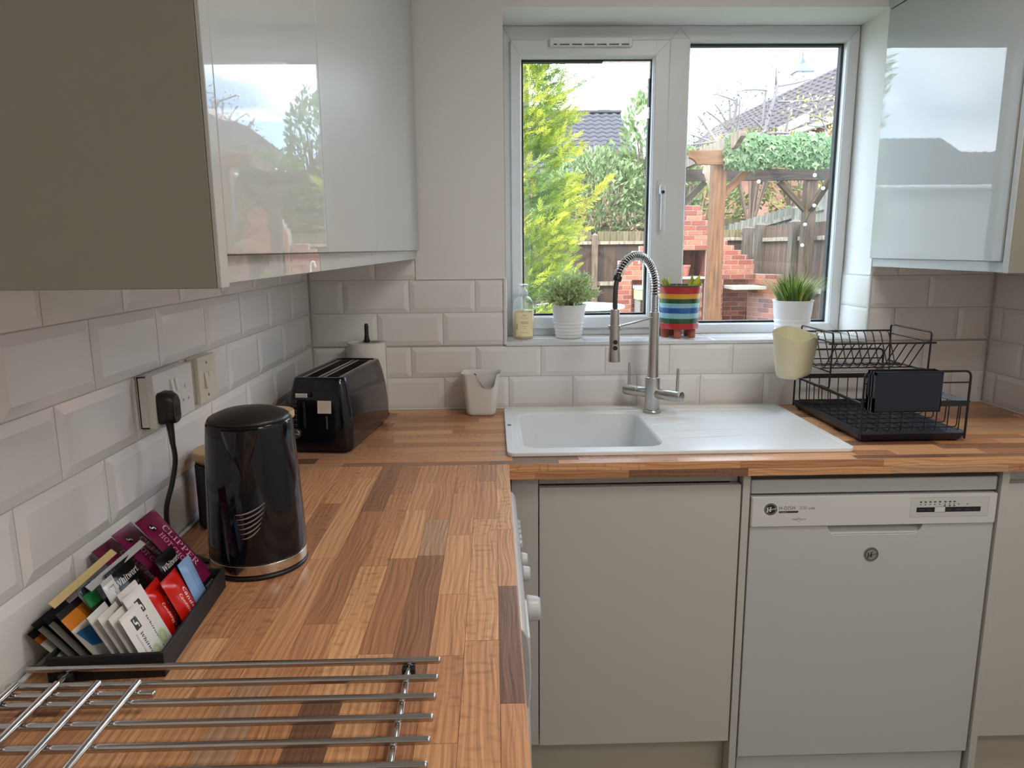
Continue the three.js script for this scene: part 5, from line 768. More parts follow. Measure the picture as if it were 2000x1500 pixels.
fencePanel([4.55, -11.35], [6.9, -10.0], 'pale grey neighbouring fence rising behind the garden fence', { mats: fencePale, top: 0.80, crest: 0.1, slope: 0.70, low: 0.2, rails: [[0.62, fencePale[1], 0.06]], gravel: false });
fencePost(5.80, -10.42, 1.13, 'pale grey post of the neighbouring fence', 0.12, fencePale[0]);
fencePanel([3.4, -12.2], [5.6, -12.0], 'olive green fence far behind the barbecue', { mats: fenceOlive, top: 1.03, crest: 0.1, low: 0.0, rails: [], gravel: false });

// ------------------------------------------------------------------ brick barbecue
const brickTex = tex(128, 128, (u, v) => { const s = 0.88 + 0.28 * tile1(u, v, 7, 7, 81) + 0.25 * tile1(u, v, 26, 26, 82); return [s, s * 0.97, s * 0.95]; });
const brickMats = [[0.37, 0.105, 0.070], [0.32, 0.088, 0.058], [0.44, 0.160, 0.100], [0.28, 0.092, 0.070], [0.47, 0.20, 0.125]].map((c) => std({ color: lin(...c), map: brickTex, roughness: 0.95, bumpMap: brickTex, bumpScale: 0.004 }));
const mortar = std({ color: lin(0.40, 0.32, 0.27), roughness: 1 }), brickG = {};
function courses(parent, y0, y1, ext, z, depth, mats, off = 0, turn = null) { // ext(y) gives [x0, x1] of a course
  const C = 0.075, list = [];
  for (let k = 0; y0 + k * C < y1 - 0.01; k++) {
    const y = y0 + k * C, e = ext(y + C / 2); if (!e) continue; const [xa, xb] = e; let x = xa - ((k + off) % 2 ? 0.1125 : 0);
    while (x < xb - 0.02) { const a = Math.max(xa, x), b = Math.min(xb, x + 0.225); if (b - a > 0.03) { const w = b - a - 0.009, g = brickG[w.toFixed(3) + depth] ??= boxUV(box(w, C - 0.009, depth, 0, 0, 0, 0.003), 0.12); const m = obj('brick', g, mats[Math.floor(rnd() * mats.length)], parent); m.position.set((a + b) / 2, y + C / 2, z + rr(-0.003, 0.003)); } x += 0.225; }
    list.push(box(xb - xa - 0.008, C + 0.001, depth - 0.010, (xa + xb) / 2, y + C / 2, z));
  }
  obj('mortar', list, mortar, parent);
}
{
  reseed(91);
  const t = thing('brick_barbecue', 'red brick barbecue with a chimney and stepped side walls', 'barbecue', [3.61, 0, -9.3]), y = (v) => W + v;
  const chim = (v) => { const h = v - W; return h > 1.12 ? null : h > 0.74 ? [-0.17 - 0.17 * Math.round((1.12 - h) / 0.38 * 4) / 4, 0.17 + 0.17 * Math.round((1.12 - h) / 0.38 * 4) / 4] : [-0.35, 0.35]; };
  courses(t, y(0.445), y(1.12), chim, 0, 0.22, brickMats);
  courses(t, y(-0.98), y(0.445), () => [-0.37, -0.30], 0.0, 0.22, brickMats); courses(t, y(-0.98), y(0.445), () => [0.29, 0.37], 0.0, 0.22, brickMats);
  obj('firebox_back', box(0.62, 1.45, 0.05, 0, y(-0.27), -0.56), brickMats[3], t);
  obj('firebox_side', [box(0.04, 1.45, 0.62, -0.31, y(-0.27), -0.26), box(0.04, 1.45, 0.62, 0.31, y(-0.27), -0.26), box(0.66, 0.04, 0.62, 0, y(0.46), -0.26)], brickMats[3], t);
  obj('shelf_slab', box(0.62, 0.04, 0.66, 0, y(0.01), -0.24, 0.004), std({ color: lin(0.34, 0.31, 0.27), roughness: 0.9 }), t);
  courses(t, y(-0.98), y(-0.02), () => [-0.29, 0.29], -0.06, 0.1, brickMats);
  const stepR = (v) => { const h = v - W; const k = Math.max(0, Math.min(4, Math.floor((0.585 - h) / 0.075))); return h > 0.585 ? null : [0.37, 0.64 + k * 0.110]; };
  const stepL = (v) => { const e = stepR(v); return e && [-e[1], -e[0]]; };
  courses(t, y(-0.015), y(0.585), stepR, 0, 0.11, brickMats, 1); courses(t, y(-0.015), y(0.585), stepL, 0, 0.11, brickMats, 1);
  courses(t, y(-0.99), y(-0.015), () => [0.37, 0.60], 0, 0.11, brickMats); courses(t, y(-0.99), y(-0.015), () => [0.60, 1.08], -0.25, 0.11, brickMats);
  courses(t, y(-0.99), y(-0.015), () => [-1.13, -0.87], 0.02, 0.22, brickMats); courses(t, y(-0.99), y(-0.015), () => [-0.87, -0.37], -0.1, 0.11, brickMats);
  obj('counter_slab', box(0.50, 0.05, 0.62, 0.865, y(-0.135), 0.22, 0.006), std({ color: lin(0.40, 0.36, 0.29), roughness: 0.85 }), t);
  const ret = new THREE.Group(); ret.name = 'return_wall'; ret.position.set(1.20, 0, 0.06); ret.rotation.y = -1.08; t.add(ret);
  courses(ret, y(-0.99), y(0.06), () => [-0.22, 0.40], 0, 0.11, brickMats.slice(2).concat(brickMats[4]));
  const pot = thing('clay_pot', 'terracotta pot in the opening of the brick barbecue', 'pot', [3.61 - 0.0, y(0.031), -9.34]); obj('pot_wall', lathe([[0.001, 0], [0.055, 0], [0.078, 0.15], [0.086, 0.15], [0.088, 0.18], [0.078, 0.18], [0.001, 0.17]], 20), std({ color: lin(0.48, 0.16, 0.12), roughness: 0.9 }), pot);
  const sk = thing('garden_sink', 'white stone garden sink beside the left brick pier', 'sink', [2.945, y(-0.12), -9.0]);
  obj('slab', box(0.38, 0.05, 0.36, 0, 0, 0, 0.005), std({ color: lin(0.66, 0.63, 0.55), roughness: 0.8 }), sk); obj('basin', box(0.36, 0.16, 0.34, 0, -0.105, 0, 0.01), std({ color: lin(0.36, 0.42, 0.20), roughness: 0.8 }), sk); obj('leg', [box(0.03, 0.7, 0.3, -0.15, -0.5, 0), box(0.03, 0.7, 0.3, 0.15, -0.5, 0)], std({ color: lin(0.20, 0.18, 0.16), roughness: 0.9 }), sk);
  const tp = thing('garden_tap', 'pale swan neck tap standing on the garden sink', 'tap', [2.90, y(-0.094), -9.12]); obj('spout', wire([[0, 0, 0], [0, 0.38, 0], [-0.05, 0.43, 0], [-0.075, 0.33, 0]], 0.014, 0.05, 8), std({ color: lin(0.62, 0.60, 0.56), roughness: 0.4 }), tp); obj('valve', box(0.09, 0.03, 0.03, 0.05, 0.08, 0, 0.006), std({ color: lin(0.6, 0.58, 0.54), roughness: 0.4 }), tp);
  const tb = thing('garden_table', 'round grey garden table with a glass top', 'table', [1.36, G0, -4.6]);
  obj('table_top', [cyl(0.42, 0.42, 0.012, 0, W - 0.055 - G0, 0, 48)], phys({ color: lin(0.42, 0.45, 0.46), roughness: 0.12 }), tb); obj('rim', xf(new THREE.TorusGeometry(0.42, 0.012, 8, 48), { p: [0, W - 0.052 - G0, 0], r: [Math.PI / 2, 0, 0] }), std({ color: lin(0.7, 0.7, 0.68), roughness: 0.5 }), tb);
  obj('apron', cyl(0.36, 0.38, 0.1, 0, W - 0.17 - G0, 0, 36), std({ color: lin(0.05, 0.052, 0.06), roughness: 0.6 }), tb); for (const a of [0.6, 2.2, 3.8, 5.4]) obj('leg', sweep([V(Math.cos(a) * 0.32, W - 0.15 - G0, Math.sin(a) * 0.32), V(Math.cos(a) * 0.36, 0, Math.sin(a) * 0.36)], 0.018, 8), std({ color: lin(0.06, 0.06, 0.07), roughness: 0.6 }), tb);
}
// ------------------------------------------------------------------ pergola with ivy
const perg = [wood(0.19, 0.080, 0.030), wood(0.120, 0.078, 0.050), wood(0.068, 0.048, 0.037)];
{
  reseed(101);
  const t = thing('pergola', 'brown timber pergola with braced posts over the barbecue', 'pergola', [0, 0, 0]), y = (v) => W + v, B = (a, b, w, h, m, name) => { const p = V(...a), q = V(...b), l = p.distanceTo(q), g = box(l, h, w, 0, 0, 0, 0.006), U = clean(g); const P = U.attributes.position, u = U.attributes.uv; for (let i = 0; i < P.count; i++) u.setXY(i, (P.getY(i) + P.getZ(i)) / 0.3, P.getX(i) / 1.2); const o = obj(name, U, m, t); o.position.copy(p).add(q).multiplyScalar(0.5); const d = q.clone().sub(p).normalize(), up = Math.abs(d.y) > 0.9 ? V(0, 0, 1) : V(0, 1, 0), z = d.clone().cross(up).normalize(); o.quaternion.setFromRotationMatrix(new THREE.Matrix4().makeBasis(d, z.clone().cross(d), z)); return o; };
  const X = [3.06, 4.92], Z = [-6, -7.9];
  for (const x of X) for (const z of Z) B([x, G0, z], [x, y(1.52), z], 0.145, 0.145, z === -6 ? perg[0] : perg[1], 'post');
  const beamS = new THREE.Shape(); beamS.moveTo(0, 0.15); beamS.lineTo(0, 0.07); beamS.quadraticCurveTo(0.06, 0.06, 0.09, 0); beamS.lineTo(2.5, 0); beamS.quadraticCurveTo(2.53, 0.06, 2.59, 0.07); beamS.lineTo(2.59, 0.15); beamS.closePath();
  const beam = (x, z, m) => { const g = extrude(beamS, 0.055, 0.003); g.translate(x, y(1.37), z); const U = boxUV(g, 0.8), u = U.attributes.uv; for (let i = 0; i < u.count; i++) u.setXY(i, u.getY(i) * 2.5, u.getX(i) * 0.7); obj('beam', U, m, t); };
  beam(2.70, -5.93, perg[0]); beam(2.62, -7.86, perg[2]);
  obj('rafter', X.concat([3.68, 4.30]).slice(0, 1).map((x) => x).map((x) => { const s = new THREE.Shape(); s.moveTo(0, 0); s.lineTo(2.2, 0); s.lineTo(2.42, 0.09); s.lineTo(2.42, 0.15); s.lineTo(-0.3, 0.15); s.lineTo(-0.3, 0.09); s.closePath(); const g = extrude(s, 0.05, 0.003); g.rotateY(-Math.PI / 2); g.translate(x + 0.11, y(1.52), -7.9); return g; }), wood(0.240, 0.180, 0.136), t);
  for (const x of [3.68, 4.30, 4.92]) obj('rafter', box(0.05, 0.14, 2.1, x, y(1.60), -7.12, 0.004), perg[2], t);
  const br = (a, b, m) => B(a, b, 0.075, 0.075, m, 'brace');
  br([3.10, y(1.04), -6], [3.47, y(1.40), -6], perg[0]); br([3.06, y(1.04), -6.03], [3.06, y(1.40), -6.46], wood(0.336, 0.232, 0.152));
  br([4.88, y(0.97), -7.9], [4.48, y(1.36), -7.9], perg[1]); br([4.92, y(0.98), -7.86], [4.92, y(1.42), -7.2], perg[1]);
  for (const [px, z] of [[3.06, -7.9]]) br([px + 0.04, y(1.0), z], [px + 0.4, y(1.36), z], perg[2]);
  const lights = thing('string_lights', 'string of small white bulbs along the pergola', 'lights', [0, 0, 0]), pts = [[3.95, y(1.30), -7.2], [4.6, y(1.36), -7.05], [4.82, y(1.22), -7.28], [4.84, y(1.02), -7.55], [4.83, y(0.78), -7.78], [4.82, y(0.50), -7.8], [2.98, y(1.33), -6.25]];
  obj('cable', sweep(new THREE.CatmullRomCurve3(pts.slice(0, 6).map((p) => V(...p))).getPoints(50), 0.005, 5), M.rubber, lights); for (const p of pts) obj('bulb', new THREE.SphereGeometry(0.024, 12, 8).translate(...p), phys({ color: lin(0.85, 0.85, 0.82), roughness: 0.3 }), lights);
  // ivy on the front beam
  const ivy = thing('ivy', 'dense green ivy hanging over the front beam of the pergola', 'ivy', [3.85, y(1.5), -5.9]), ls = [], s = new THREE.Shape(), star = []; for (let k = 0; k < 10; k++) { const a = k / 10 * 6.283 + 1.57, r = k % 2 ? 0.48 : k === 0 ? 1 : k === 4 || k === 6 ? 0.75 : 0.92; star.push(new THREE.Vector2(Math.cos(a) * r * 0.06, Math.sin(a) * r * 0.06)); } s.setFromPoints(star); const ig = new THREE.ShapeGeometry(s); { const P = ig.attributes.position; for (let i = 0; i < P.count; i++) P.setZ(i, -Math.abs(P.getX(i)) * 0.35 - Math.max(0, P.getY(i)) * 0.2); ig.computeVertexNormals(); }
  for (let k = 0; k < 2600; k++) { const u = rr(-0.76, 1.15), v = rr(-1, 1), th = rnd() * 6.283, hgt = 0.17 + 0.02 * Math.sin(u * 9); const p = V(u, 0.01 + v * hgt * (0.85 + 0.15 * rnd()), rr(0.02, 0.13) * Math.sqrt(1 - 0.7 * v * v)); const n = V(rr(-0.5, 0.5), rr(-0.1, 0.9) + v * 0.5, 1).normalize(); const q = new THREE.Quaternion().setFromUnitVectors(V(0, 0, 1), n).multiply(new THREE.Quaternion().setFromAxisAngle(V(0, 0, 1), Math.PI + rr(-0.9, 0.9))); const c = rnd(), sc = rr(0.6, 1.15); ls.push({ m: new THREE.Matrix4().compose(p, q, V(sc, sc, sc)), c: c < 0.15 ? lin(0.20, 0.25, 0.13) : lin(0.04 + 0.06 * c, 0.085 + 0.08 * c, 0.026 + 0.035 * c) }); }
  scatter('leaves', ig, leafMat({ roughness: 0.75, transmission: 0.15 }), ls, ivy);
  obj('stems', box(1.9, 0.26, 0.05, 0.2, 0.0, 0.0, 0.02), std({ color: lin(0.11, 0.13, 0.06), roughness: 1 }), ivy);
}
// ------------------------------------------------------------------ golden conifer
{
  reseed(131);
  const t = thing('golden_conifer', 'tall bushy golden green conifer outside the left pane', 'tree', [0.52, G0, -3.7]);
  obj('trunk', sweep([V(0, 0, 0), V(0.02, 1.5, 0), V(0, 3.6, 0)], (u) => 0.08 * (1 - 0.9 * u), 8), std({ color: lin(0.10, 0.065, 0.04), roughness: 1 }), t);
  const R = (y) => y < 0.5 ? 0.45 + 0.4 * y : y < 2.4 ? 0.66 + 0.03 * Math.sin(y * 5) : 0.68 * Math.max(0.02, 1 - ((y - 2.4) / 2.3) ** 1.7);
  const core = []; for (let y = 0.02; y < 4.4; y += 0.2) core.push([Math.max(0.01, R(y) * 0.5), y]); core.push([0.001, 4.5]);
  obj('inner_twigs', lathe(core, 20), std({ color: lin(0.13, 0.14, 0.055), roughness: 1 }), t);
  const parts = []; for (let k = 0; k < 11; k++) { const side = k % 2 ? 1 : -1, v = k / 10, l = leafGeo(0.040 * (1.15 - 0.5 * v), 0.0075, 0.3, 0); l.rotateZ(-side * (0.85 - 0.3 * v) * (k === 10 ? 0 : 1)); l.rotateY(rr(-0.5, 0.5)); l.translate(0, 0.008 + v * 0.085, 0); parts.push(l); }
  const frond = merge(parts.concat(sweep([V(0, 0, 0), V(0, 0.12, 0)], 0.0025, 3, false))), ls = [];
  const sprays = []; for (let k = 0; k < 820; k++) sprays.push([rnd() * 6.283, rr(0.15, 4.4), rnd() ** 1.2]);
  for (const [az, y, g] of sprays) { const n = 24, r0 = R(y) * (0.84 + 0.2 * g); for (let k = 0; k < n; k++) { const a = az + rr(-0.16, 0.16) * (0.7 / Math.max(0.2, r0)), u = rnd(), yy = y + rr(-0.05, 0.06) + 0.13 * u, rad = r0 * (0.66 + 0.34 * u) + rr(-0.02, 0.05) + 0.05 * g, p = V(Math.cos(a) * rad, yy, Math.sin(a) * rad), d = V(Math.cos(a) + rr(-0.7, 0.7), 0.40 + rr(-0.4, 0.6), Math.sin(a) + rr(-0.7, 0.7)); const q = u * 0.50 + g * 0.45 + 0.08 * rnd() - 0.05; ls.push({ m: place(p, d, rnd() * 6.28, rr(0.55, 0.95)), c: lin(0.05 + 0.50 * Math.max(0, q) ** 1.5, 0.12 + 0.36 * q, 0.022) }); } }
  for (let k = 0; k < 60; k++) { const y = rr(2.4, 3.9), a = rr(-0.9, 1.4), r0 = R(y); for (let j = 0; j < 6; j++) { const u = j / 5; ls.push({ m: place(V(Math.cos(a) * (r0 + u * 0.22), y + u * 0.13, Math.sin(a) * (r0 + u * 0.22)), V(Math.cos(a), 0.7, Math.sin(a)).add(V(rr(-0.3, 0.3), 0, rr(-0.3, 0.3))), rnd() * 6.28, rr(0.4, 0.75) * (1.1 - 0.4 * u)), c: lin(0.10, 0.16, 0.03) }); } }
  for (let j = 0; j < 26; j++) { const u = j / 25, p = V(0.66 + u * 0.26, 1.72 + u * 0.28 + rr(-0.03, 0.03), 0.1 + rr(-0.04, 0.04)); ls.push({ m: place(p, V(1, 0.55 + rr(-0.5, 0.5), rr(-0.4, 0.4)), rnd() * 6.28, rr(0.8, 1.2)), c: lin(0.40, 0.36, 0.02) }); }
  scatter('foliage', frond, leafMat({ transmission: 0.25 }), ls, t);
}
// ------------------------------------------------------------------ shrubs and trees beyond the fence
function bush(name, label, at, rad, n, size, cols, { trunk = true, hole = 0.5, upright = 0.4, lw = 0.42 } = {}) {
  const t = thing(name, label, 'tree', [at[0], G0, at[2]]), cy = at[1] - G0, ls = [], st = [];
  if (trunk) obj('trunk', sweep([V(0, 0, 0), V(0.05, cy * 0.6, 0.02), V(0, cy + rad[1] * 0.3, 0)], (u) => 0.07 * (1 - 0.75 * u), 7), std({ color: lin(0.14, 0.10, 0.075), roughness: 1 }), t);
  for (let k = 0; k < n; k++) { const d = V(rr(-1, 1), rr(-1, 1), rr(-1, 1)); if (d.lengthSq() > 1) { k--; continue; } const r = 0.55 + 0.45 * Math.sqrt(d.length()); d.normalize(); const bump = 1 + 0.22 * perlin.noise(d.x * 2.3 + at[0], d.y * 2.3 + at[1], d.z * 2.3); if (rnd() < hole * 0.4 && r < 0.8) continue; const p = V(d.x * rad[0] * r * bump, cy + d.y * rad[1] * r * bump, d.z * rad[2] * r * bump); const c = cols[Math.floor(rnd() * cols.length)], v = rr(0.75, 1.25); ls.push({ m: place(p, d.clone().multiplyScalar(0.7).add(V(rr(-0.9, 0.9), rr(-0.5, 0.9) + upright, rr(-0.9, 0.9))), rnd() * 6.28, rr(0.7, 1.3)), c: lin(c[0] * v, c[1] * v, c[2] * v) }); }
  for (let k = 0; k < 14; k++) { const a = rnd() * 6.283, e = rr(0.2, 1); st.push(sweep([V(0, cy * 0.55, 0), V(Math.cos(a) * rad[0] * 0.45, cy + e * rad[1] * 0.2, Math.sin(a) * rad[2] * 0.45), V(Math.cos(a) * rad[0] * 0.8, cy + e * rad[1] * 0.75, Math.sin(a) * rad[2] * 0.8)], (u) => 0.025 * (1 - 0.8 * u), 5)); }
  obj('branches', st, std({ color: lin(0.17, 0.12, 0.09), roughness: 1 }), t);
  scatter('foliage', leafGeo(size, size * lw), leafMat(), ls, t); return t;
}
reseed(171);
const gG = [[0.15, 0.23, 0.07], [0.20, 0.28, 0.09], [0.11, 0.18, 0.05], [0.25, 0.31, 0.13]], gR = [[0.24, 0.14, 0.07], [0.17, 0.23, 0.10], [0.12, 0.20, 0.08], [0.28, 0.20, 0.10]], gY = [[0.40, 0.38, 0.05], [0.20, 0.28, 0.06], [0.28, 0.32, 0.09]], gO = [[0.28, 0.15, 0.07], [0.27, 0.21, 0.09], [0.19, 0.22, 0.08]];
bush('garden_shrub', 'large grey green shrub behind the brown fence', [2.45, 2.15, -12.2], [1.15, 0.95, 0.8], 4200, 0.105, gG);
bush('garden_shrub', 'green shrub with reddish shoots below the grey roof', [3.05, 2.35, -12.9], [0.95, 0.95, 0.8], 3200, 0.105, gR.concat(gG));
bush('garden_shrub', 'tall slender green shrub reaching above the grey roof', [3.62, 3.15, -12.6], [0.48, 1.15, 0.5], 1300, 0.13, gG, { hole: 1, upright: 0.9 });
bush('garden_shrub', 'brown and green undergrowth along the top of the fence', [2.6, 1.72, -11.6], [1.3, 0.32, 0.4], 1800, 0.085, gR, { trunk: false });
bush('garden_shrub', 'green shrub behind the barbecue chimney', [3.75, 2.0, -11.9], [0.75, 0.72, 0.5], 2200, 0.105, gG);
bush('garden_shrub', 'yellow green shrub seen under the pergola beam', [4.75, 2.15, -12.8], [0.95, 0.85, 0.6], 2600, 0.105, gY.concat(gG));
bush('garden_shrub', 'mixed shrub with yellow leaves beyond the pergola post', [6.3, 2.5, -11.6], [0.7, 0.8, 0.5], 1500, 0.10, gY.concat(gO));
bush('garden_shrub', 'bronze leaved shrub above the ivy in front of the roof', [5.35, 3.05, -11.4], [0.95, 0.42, 0.5], 900, 0.085, gO.concat(gY), { hole: 1.4 });
bush('garden_shrub', 'green shrub left of the ivy above the pergola', [3.95, 2.75, -10.9], [0.5, 0.32, 0.4], 800, 0.09, gG);
function bare(label, at, limbs, leafCols, n, size, sc = 1) {
  const t = thing('bare_tree', label, 'tree', [at[0], G0, at[2]]), st = [], ls = []; obj('trunk', sweep([V(0, 0, 0), V(0.02, (at[1] - G0) * 0.5, 0), V(0, at[1] - G0, 0)], (u) => 0.075 - 0.025 * u, 8), std({ color: lin(0.16, 0.13, 0.12), roughness: 1 }), t);
  for (const [x0, y0, x1, y1, r] of limbs.map((l) => l.map((v) => v * sc))) { const a = V(x0, y0 + at[1] - G0, rr(-0.1, 0.1)), b = V(x1, y1 + at[1] - G0, rr(-0.2, 0.2)), m = a.clone().lerp(b, 0.5).add(V(rr(-0.04, 0.04), rr(-0.03, 0.05), 0)); st.push(sweep(new THREE.QuadraticBezierCurve3(a, m, b).getPoints(6), (u) => r * 1.5 * (1 - 0.45 * u), 6)); for (let k = 0; k < n; k++) { const u = rr(0.25, 1.02), p = a.clone().lerp(b, u).add(V(rr(-0.16, 0.16), rr(-0.12, 0.16), rr(-0.15, 0.15))); ls.push({ m: place(p, V(rr(-1, 1), rr(-0.3, 1), rr(-1, 1)), rnd() * 6.28, rr(0.6, 1.2)), c: lin(...leafCols[Math.floor(rnd() * leafCols.length)]) }); } }
  obj('branches', st, std({ color: lin(0.17, 0.145, 0.14), roughness: 1 }), t); scatter('leaves', leafGeo(size, size * 0.5), leafMat(), ls, t);
}
bare('pruned bare tree with straight cut branches above the pergola', [4.66, W + 2.21, -11.0], [[0, -0.1, -0.42, 0.48, 0.022], [0, -0.1, 0.12, 0.32, 0.03], [0.12, 0.32, 0.14, 0.72, 0.022], [0.1, 0.3, 0.10, 0.74, 0.016], [0.1, 0.28, -0.3, 0.55, 0.014], [0.08, 0.3, -0.16, 0.66, 0.013], [0.14, 0.7, -0.12, 0.84, 0.012], [0.0, -0.1, 0.62, 0.24, 0.03], [0.62, 0.24, 0.66, 0.86, 0.02], [0.66, 0.86, 0.2, 0.86, 0.010], [0.62, 0.24, 0.82, 0.95, 0.026], [0.82, 0.95, 0.74, 1.18, 0.014], [0.82, 0.93, 1.35, 1.04, 0.011], [0.62, 0.24, 0.36, 0.44, 0.016], [0.84, 0.7, 1.38, 0.68, 0.012], [1.0, 0.2, 1.08, 0.70, 0.016], [0.62, 0.2, 1.0, 0.2, 0.02], [0, 0, -0.55, 0.2, 0.012], [-0.1, 0.1, -0.7, 0.02, 0.01], [0.2, 0.1, 0.24, 0.74, 0.014]], [[0.13, 0.11, 0.12], [0.12, 0.13, 0.09], [0.17, 0.13, 0.125]], 22, 0.06, 1.12);
bare('young tree with bright yellow leaves in front of the brown roof', [5.95, W + 2.0, -9.6], [[0, 0, -0.15, 0.55, 0.014], [-0.1, 0.4, -0.75, 0.62, 0.010], [0, 0.1, 0.2, 0.75, 0.012], [0.1, 0.5, 0.12, 1.0, 0.008], [-0.1, 0.3, -0.45, 0.85, 0.008], [0.1, 0.2, 0.05, 0.5, 0.01], [0, 0.3, -0.5, 0.36, 0.008]], [[0.66, 0.60, 0.10], [0.60, 0.58, 0.22], [0.50, 0.52, 0.14]], 30, 0.06);
// ------------------------------------------------------------------ houses
function roofSlope(name, a, b, c, d, rows, cols, mat, parent) { // corners: ridge a-b, eave d-c; courses of wavy interlocking tiles
  const pos = [], idx = []; const A = V(...a), B = V(...b), C = V(...c), D = V(...d), n = B.clone().sub(A).cross(D.clone().sub(A)).normalize(); if (n.y < 0) n.negate();
  for (let r = 0; r < rows; r++) { const base = pos.length / 3, w = cols * 6; for (const [v, lift] of [[r / rows, 0.02], [(r + 1.06) / rows, 0.055], [(r + 1.06) / rows, 0.0]]) for (let k = 0; k <= w; k++) { const u = k / w, p = A.clone().lerp(B, u).lerp(D.clone().lerp(C, u), v); p.addScaledVector(n, lift + 0.028 * Math.sin(k / 6 * 6.283)); pos.push(...p.toArray()); } for (let q = 0; q < 2; q++) for (let k = 0; k < w; k++) { const i = base + q * (w + 1) + k, j = i + w + 1; idx.push(i, j, i + 1, i + 1, j, j + 1); } }
  const g = new THREE.BufferGeometry(); g.setAttribute('position', new THREE.Float32BufferAttribute(pos, 3)); g.setIndex(idx); g.computeVertexNormals(); const m = obj(name, clean(g), mat, parent); stuff(m); return m;
}
const roofGrey = std({ color: lin(0.050, 0.047, 0.054), roughness: 0.8, side: THREE.DoubleSide }), roofBrown = std({ color: lin(0.062, 0.047, 0.045), roughness: 0.8, side: THREE.DoubleSide }), houseBrick = std({ color: lin(0.42, 0.20, 0.15), map: brickTex, roughness: 0.95 });
{
  const t = thing('neighbour_house', 'distant house with a grey tiled roof behind the conifer', 'house', [0, 0, 0]), y = (v) => W + v;
  obj('wall', span(-2.5, 5.0, G0, y(2.85), -27.5, -22.6), houseBrick, t);
  roofSlope('roof_tiles', [-2.8, y(5.25), -25], [5.2, y(5.25), -25], [5.45, y(2.8), -22.3], [-2.8, y(2.8), -22.3], 15, 26, roofGrey, t);
  obj('roof_back', xf(box(8.1, 0.1, 3.65), { p: [1.2, y(4.0), -26.4], r: [-0.74, 0, 0] }), roofGrey, t); obj('ridge', box(8.1, 0.10, 0.22, 1.2, y(5.3), -25, 0.03), roofGrey, t); obj('ridge_vent', box(0.42, 0.13, 0.24, 4.62, y(5.4), -25, 0.02), std({ color: lin(0.30, 0.31, 0.30), roughness: 0.9 }), t);
}
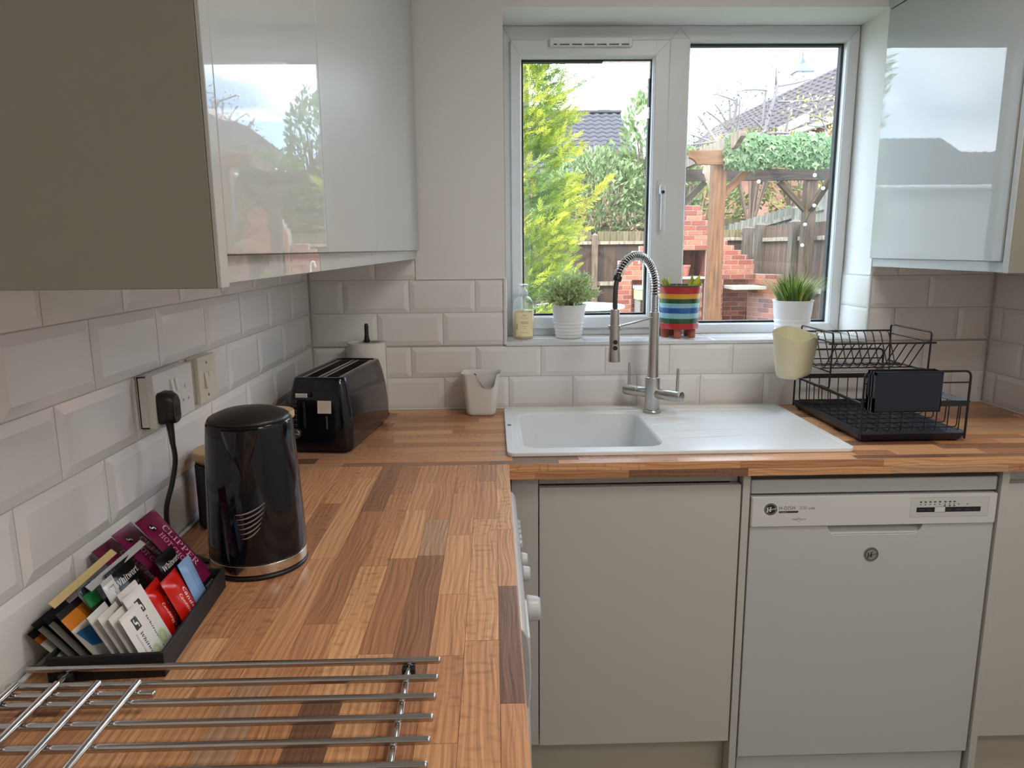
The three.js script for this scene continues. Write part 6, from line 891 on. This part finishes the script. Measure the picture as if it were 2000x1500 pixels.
{
  const t = thing('neighbour_house', 'house with a brown tiled roof and brick wall behind the ivy', 'house', [0, 0, 0]), y = (v) => W + v;
  const e = (z) => 6.98 - 0.09 * (-11.4 - z), rg = (z) => 9.05 - 0.07 * (-16 - z);
  obj('wall', [span(6.98, 11, G0, y(2.86), -24, -11.2)], houseBrick, t); 
  { const s = new THREE.Shape(); s.moveTo(6.9, y(2.86)); s.lineTo(11.2, y(2.86)); s.lineTo(9.05, y(4.6)); s.closePath(); const g = extrude(s, 0.2); g.translate(0, 0, -11.3); obj('gable', g, houseBrick, t); }
  roofSlope('roof_tiles', [9.1, y(4.66), -10.9], [8.5, y(4.66), -24], [6.1, y(2.84), -24], [7.0, y(2.84), -10.9], 11, 40, roofBrown, t);
  obj('roof_back', xf(box(2.9, 0.1, 13.2), { p: [10.15, y(3.75), -17.4], r: [0, 0, -0.70] }), roofBrown, t);
  obj('gutter', sweep([V(6.93, y(2.78), -10.9), V(6.05, y(2.78), -24)], 0.06, 8), std({ color: lin(0.75, 0.74, 0.71), roughness: 0.5 }), t);
  obj('fascia', [xf(box(0.04, 0.16, 13.1), { p: [6.53, y(2.70), -17.4], r: [0, -0.068, 0] })], std({ color: lin(0.72, 0.71, 0.68), roughness: 0.6 }), t);
  const w = obj('window', box(0.06, 0.62, 0.7, 6.95, y(2.2), -11.85, 0.01), std({ color: lin(0.8, 0.8, 0.79), roughness: 0.5 }), t); obj('window_pane', box(0.02, 0.5, 0.56, 6.915, y(2.2), -11.85), phys({ color: lin(0.30, 0.33, 0.36), roughness: 0.05 }), w);
  const k = thing('roof_cupola', 'small white cupola with a lead cap on the brown roof', 'cupola', [8.86, y(4.52), -18.0]);
  obj('drum', box(0.42, 0.62, 0.42, 0, 0.2, 0, 0.01), std({ color: lin(0.24, 0.26, 0.28), roughness: 0.7 }), k); obj('flashing', box(0.56, 0.16, 0.56, 0, -0.05, 0, 0.01), std({ color: lin(0.13, 0.14, 0.16), roughness: 0.7 }), k);
  obj('cap', xf(lathe([[0.001, 0.42], [0.03, 0.38], [0.09, 0.24], [0.18, 0.12], [0.34, 0.02], [0.35, 0.0], [0.001, 0.0]], 4), { p: [0, 0.5, 0], r: [0, Math.PI / 4, 0] }), std({ color: lin(0.06, 0.08, 0.095), roughness: 0.6, flatShading: true }), k); obj('finial', sweep([V(0, 0.9, 0), V(0, 1.1, 0)], 0.012, 6), M.rubber, k);
}
{
  const t = thing('neighbour_house', 'house with a long grey roof mirrored in the right cabinet door', 'house', [0, 0, 0]), y = (v) => W + v;
  obj('wall', [span(-13.5, -4.6, G0, y(2.4), -27, -22.2), span(-21, -13.5, G0, y(2.4), -27, -22.2)], std({ color: lin(0.50, 0.48, 0.45), roughness: 0.9 }), t);
  roofSlope('roof_tiles', [-13.3, y(4.25), -24.5], [-4.4, y(4.25), -24.5], [-4.2, y(2.4), -22], [-14.2, y(2.4), -22], 12, 28, roofGrey, t);
  roofSlope('roof_tiles', [-21, y(3.78), -24.6], [-13.4, y(3.78), -24.6], [-13.4, y(2.4), -22.1], [-21, y(2.4), -22.1], 9, 22, roofGrey, t);
  obj('roof_back', [xf(box(9, 0.1, 3.2), { p: [-8.9, y(3.25), -25.8], r: [-0.62, 0, 0] }), xf(box(7.6, 0.1, 3.0), { p: [-17.2, y(2.95), -25.9], r: [-0.52, 0, 0] })], roofGrey, t);
  obj('gutter', sweep([V(-21, y(2.36), -21.95), V(-4.2, y(2.36), -21.95)], 0.08, 8), std({ color: lin(0.7, 0.7, 0.68), roughness: 0.5 }), t);
}
renderer.render(scene, camera);
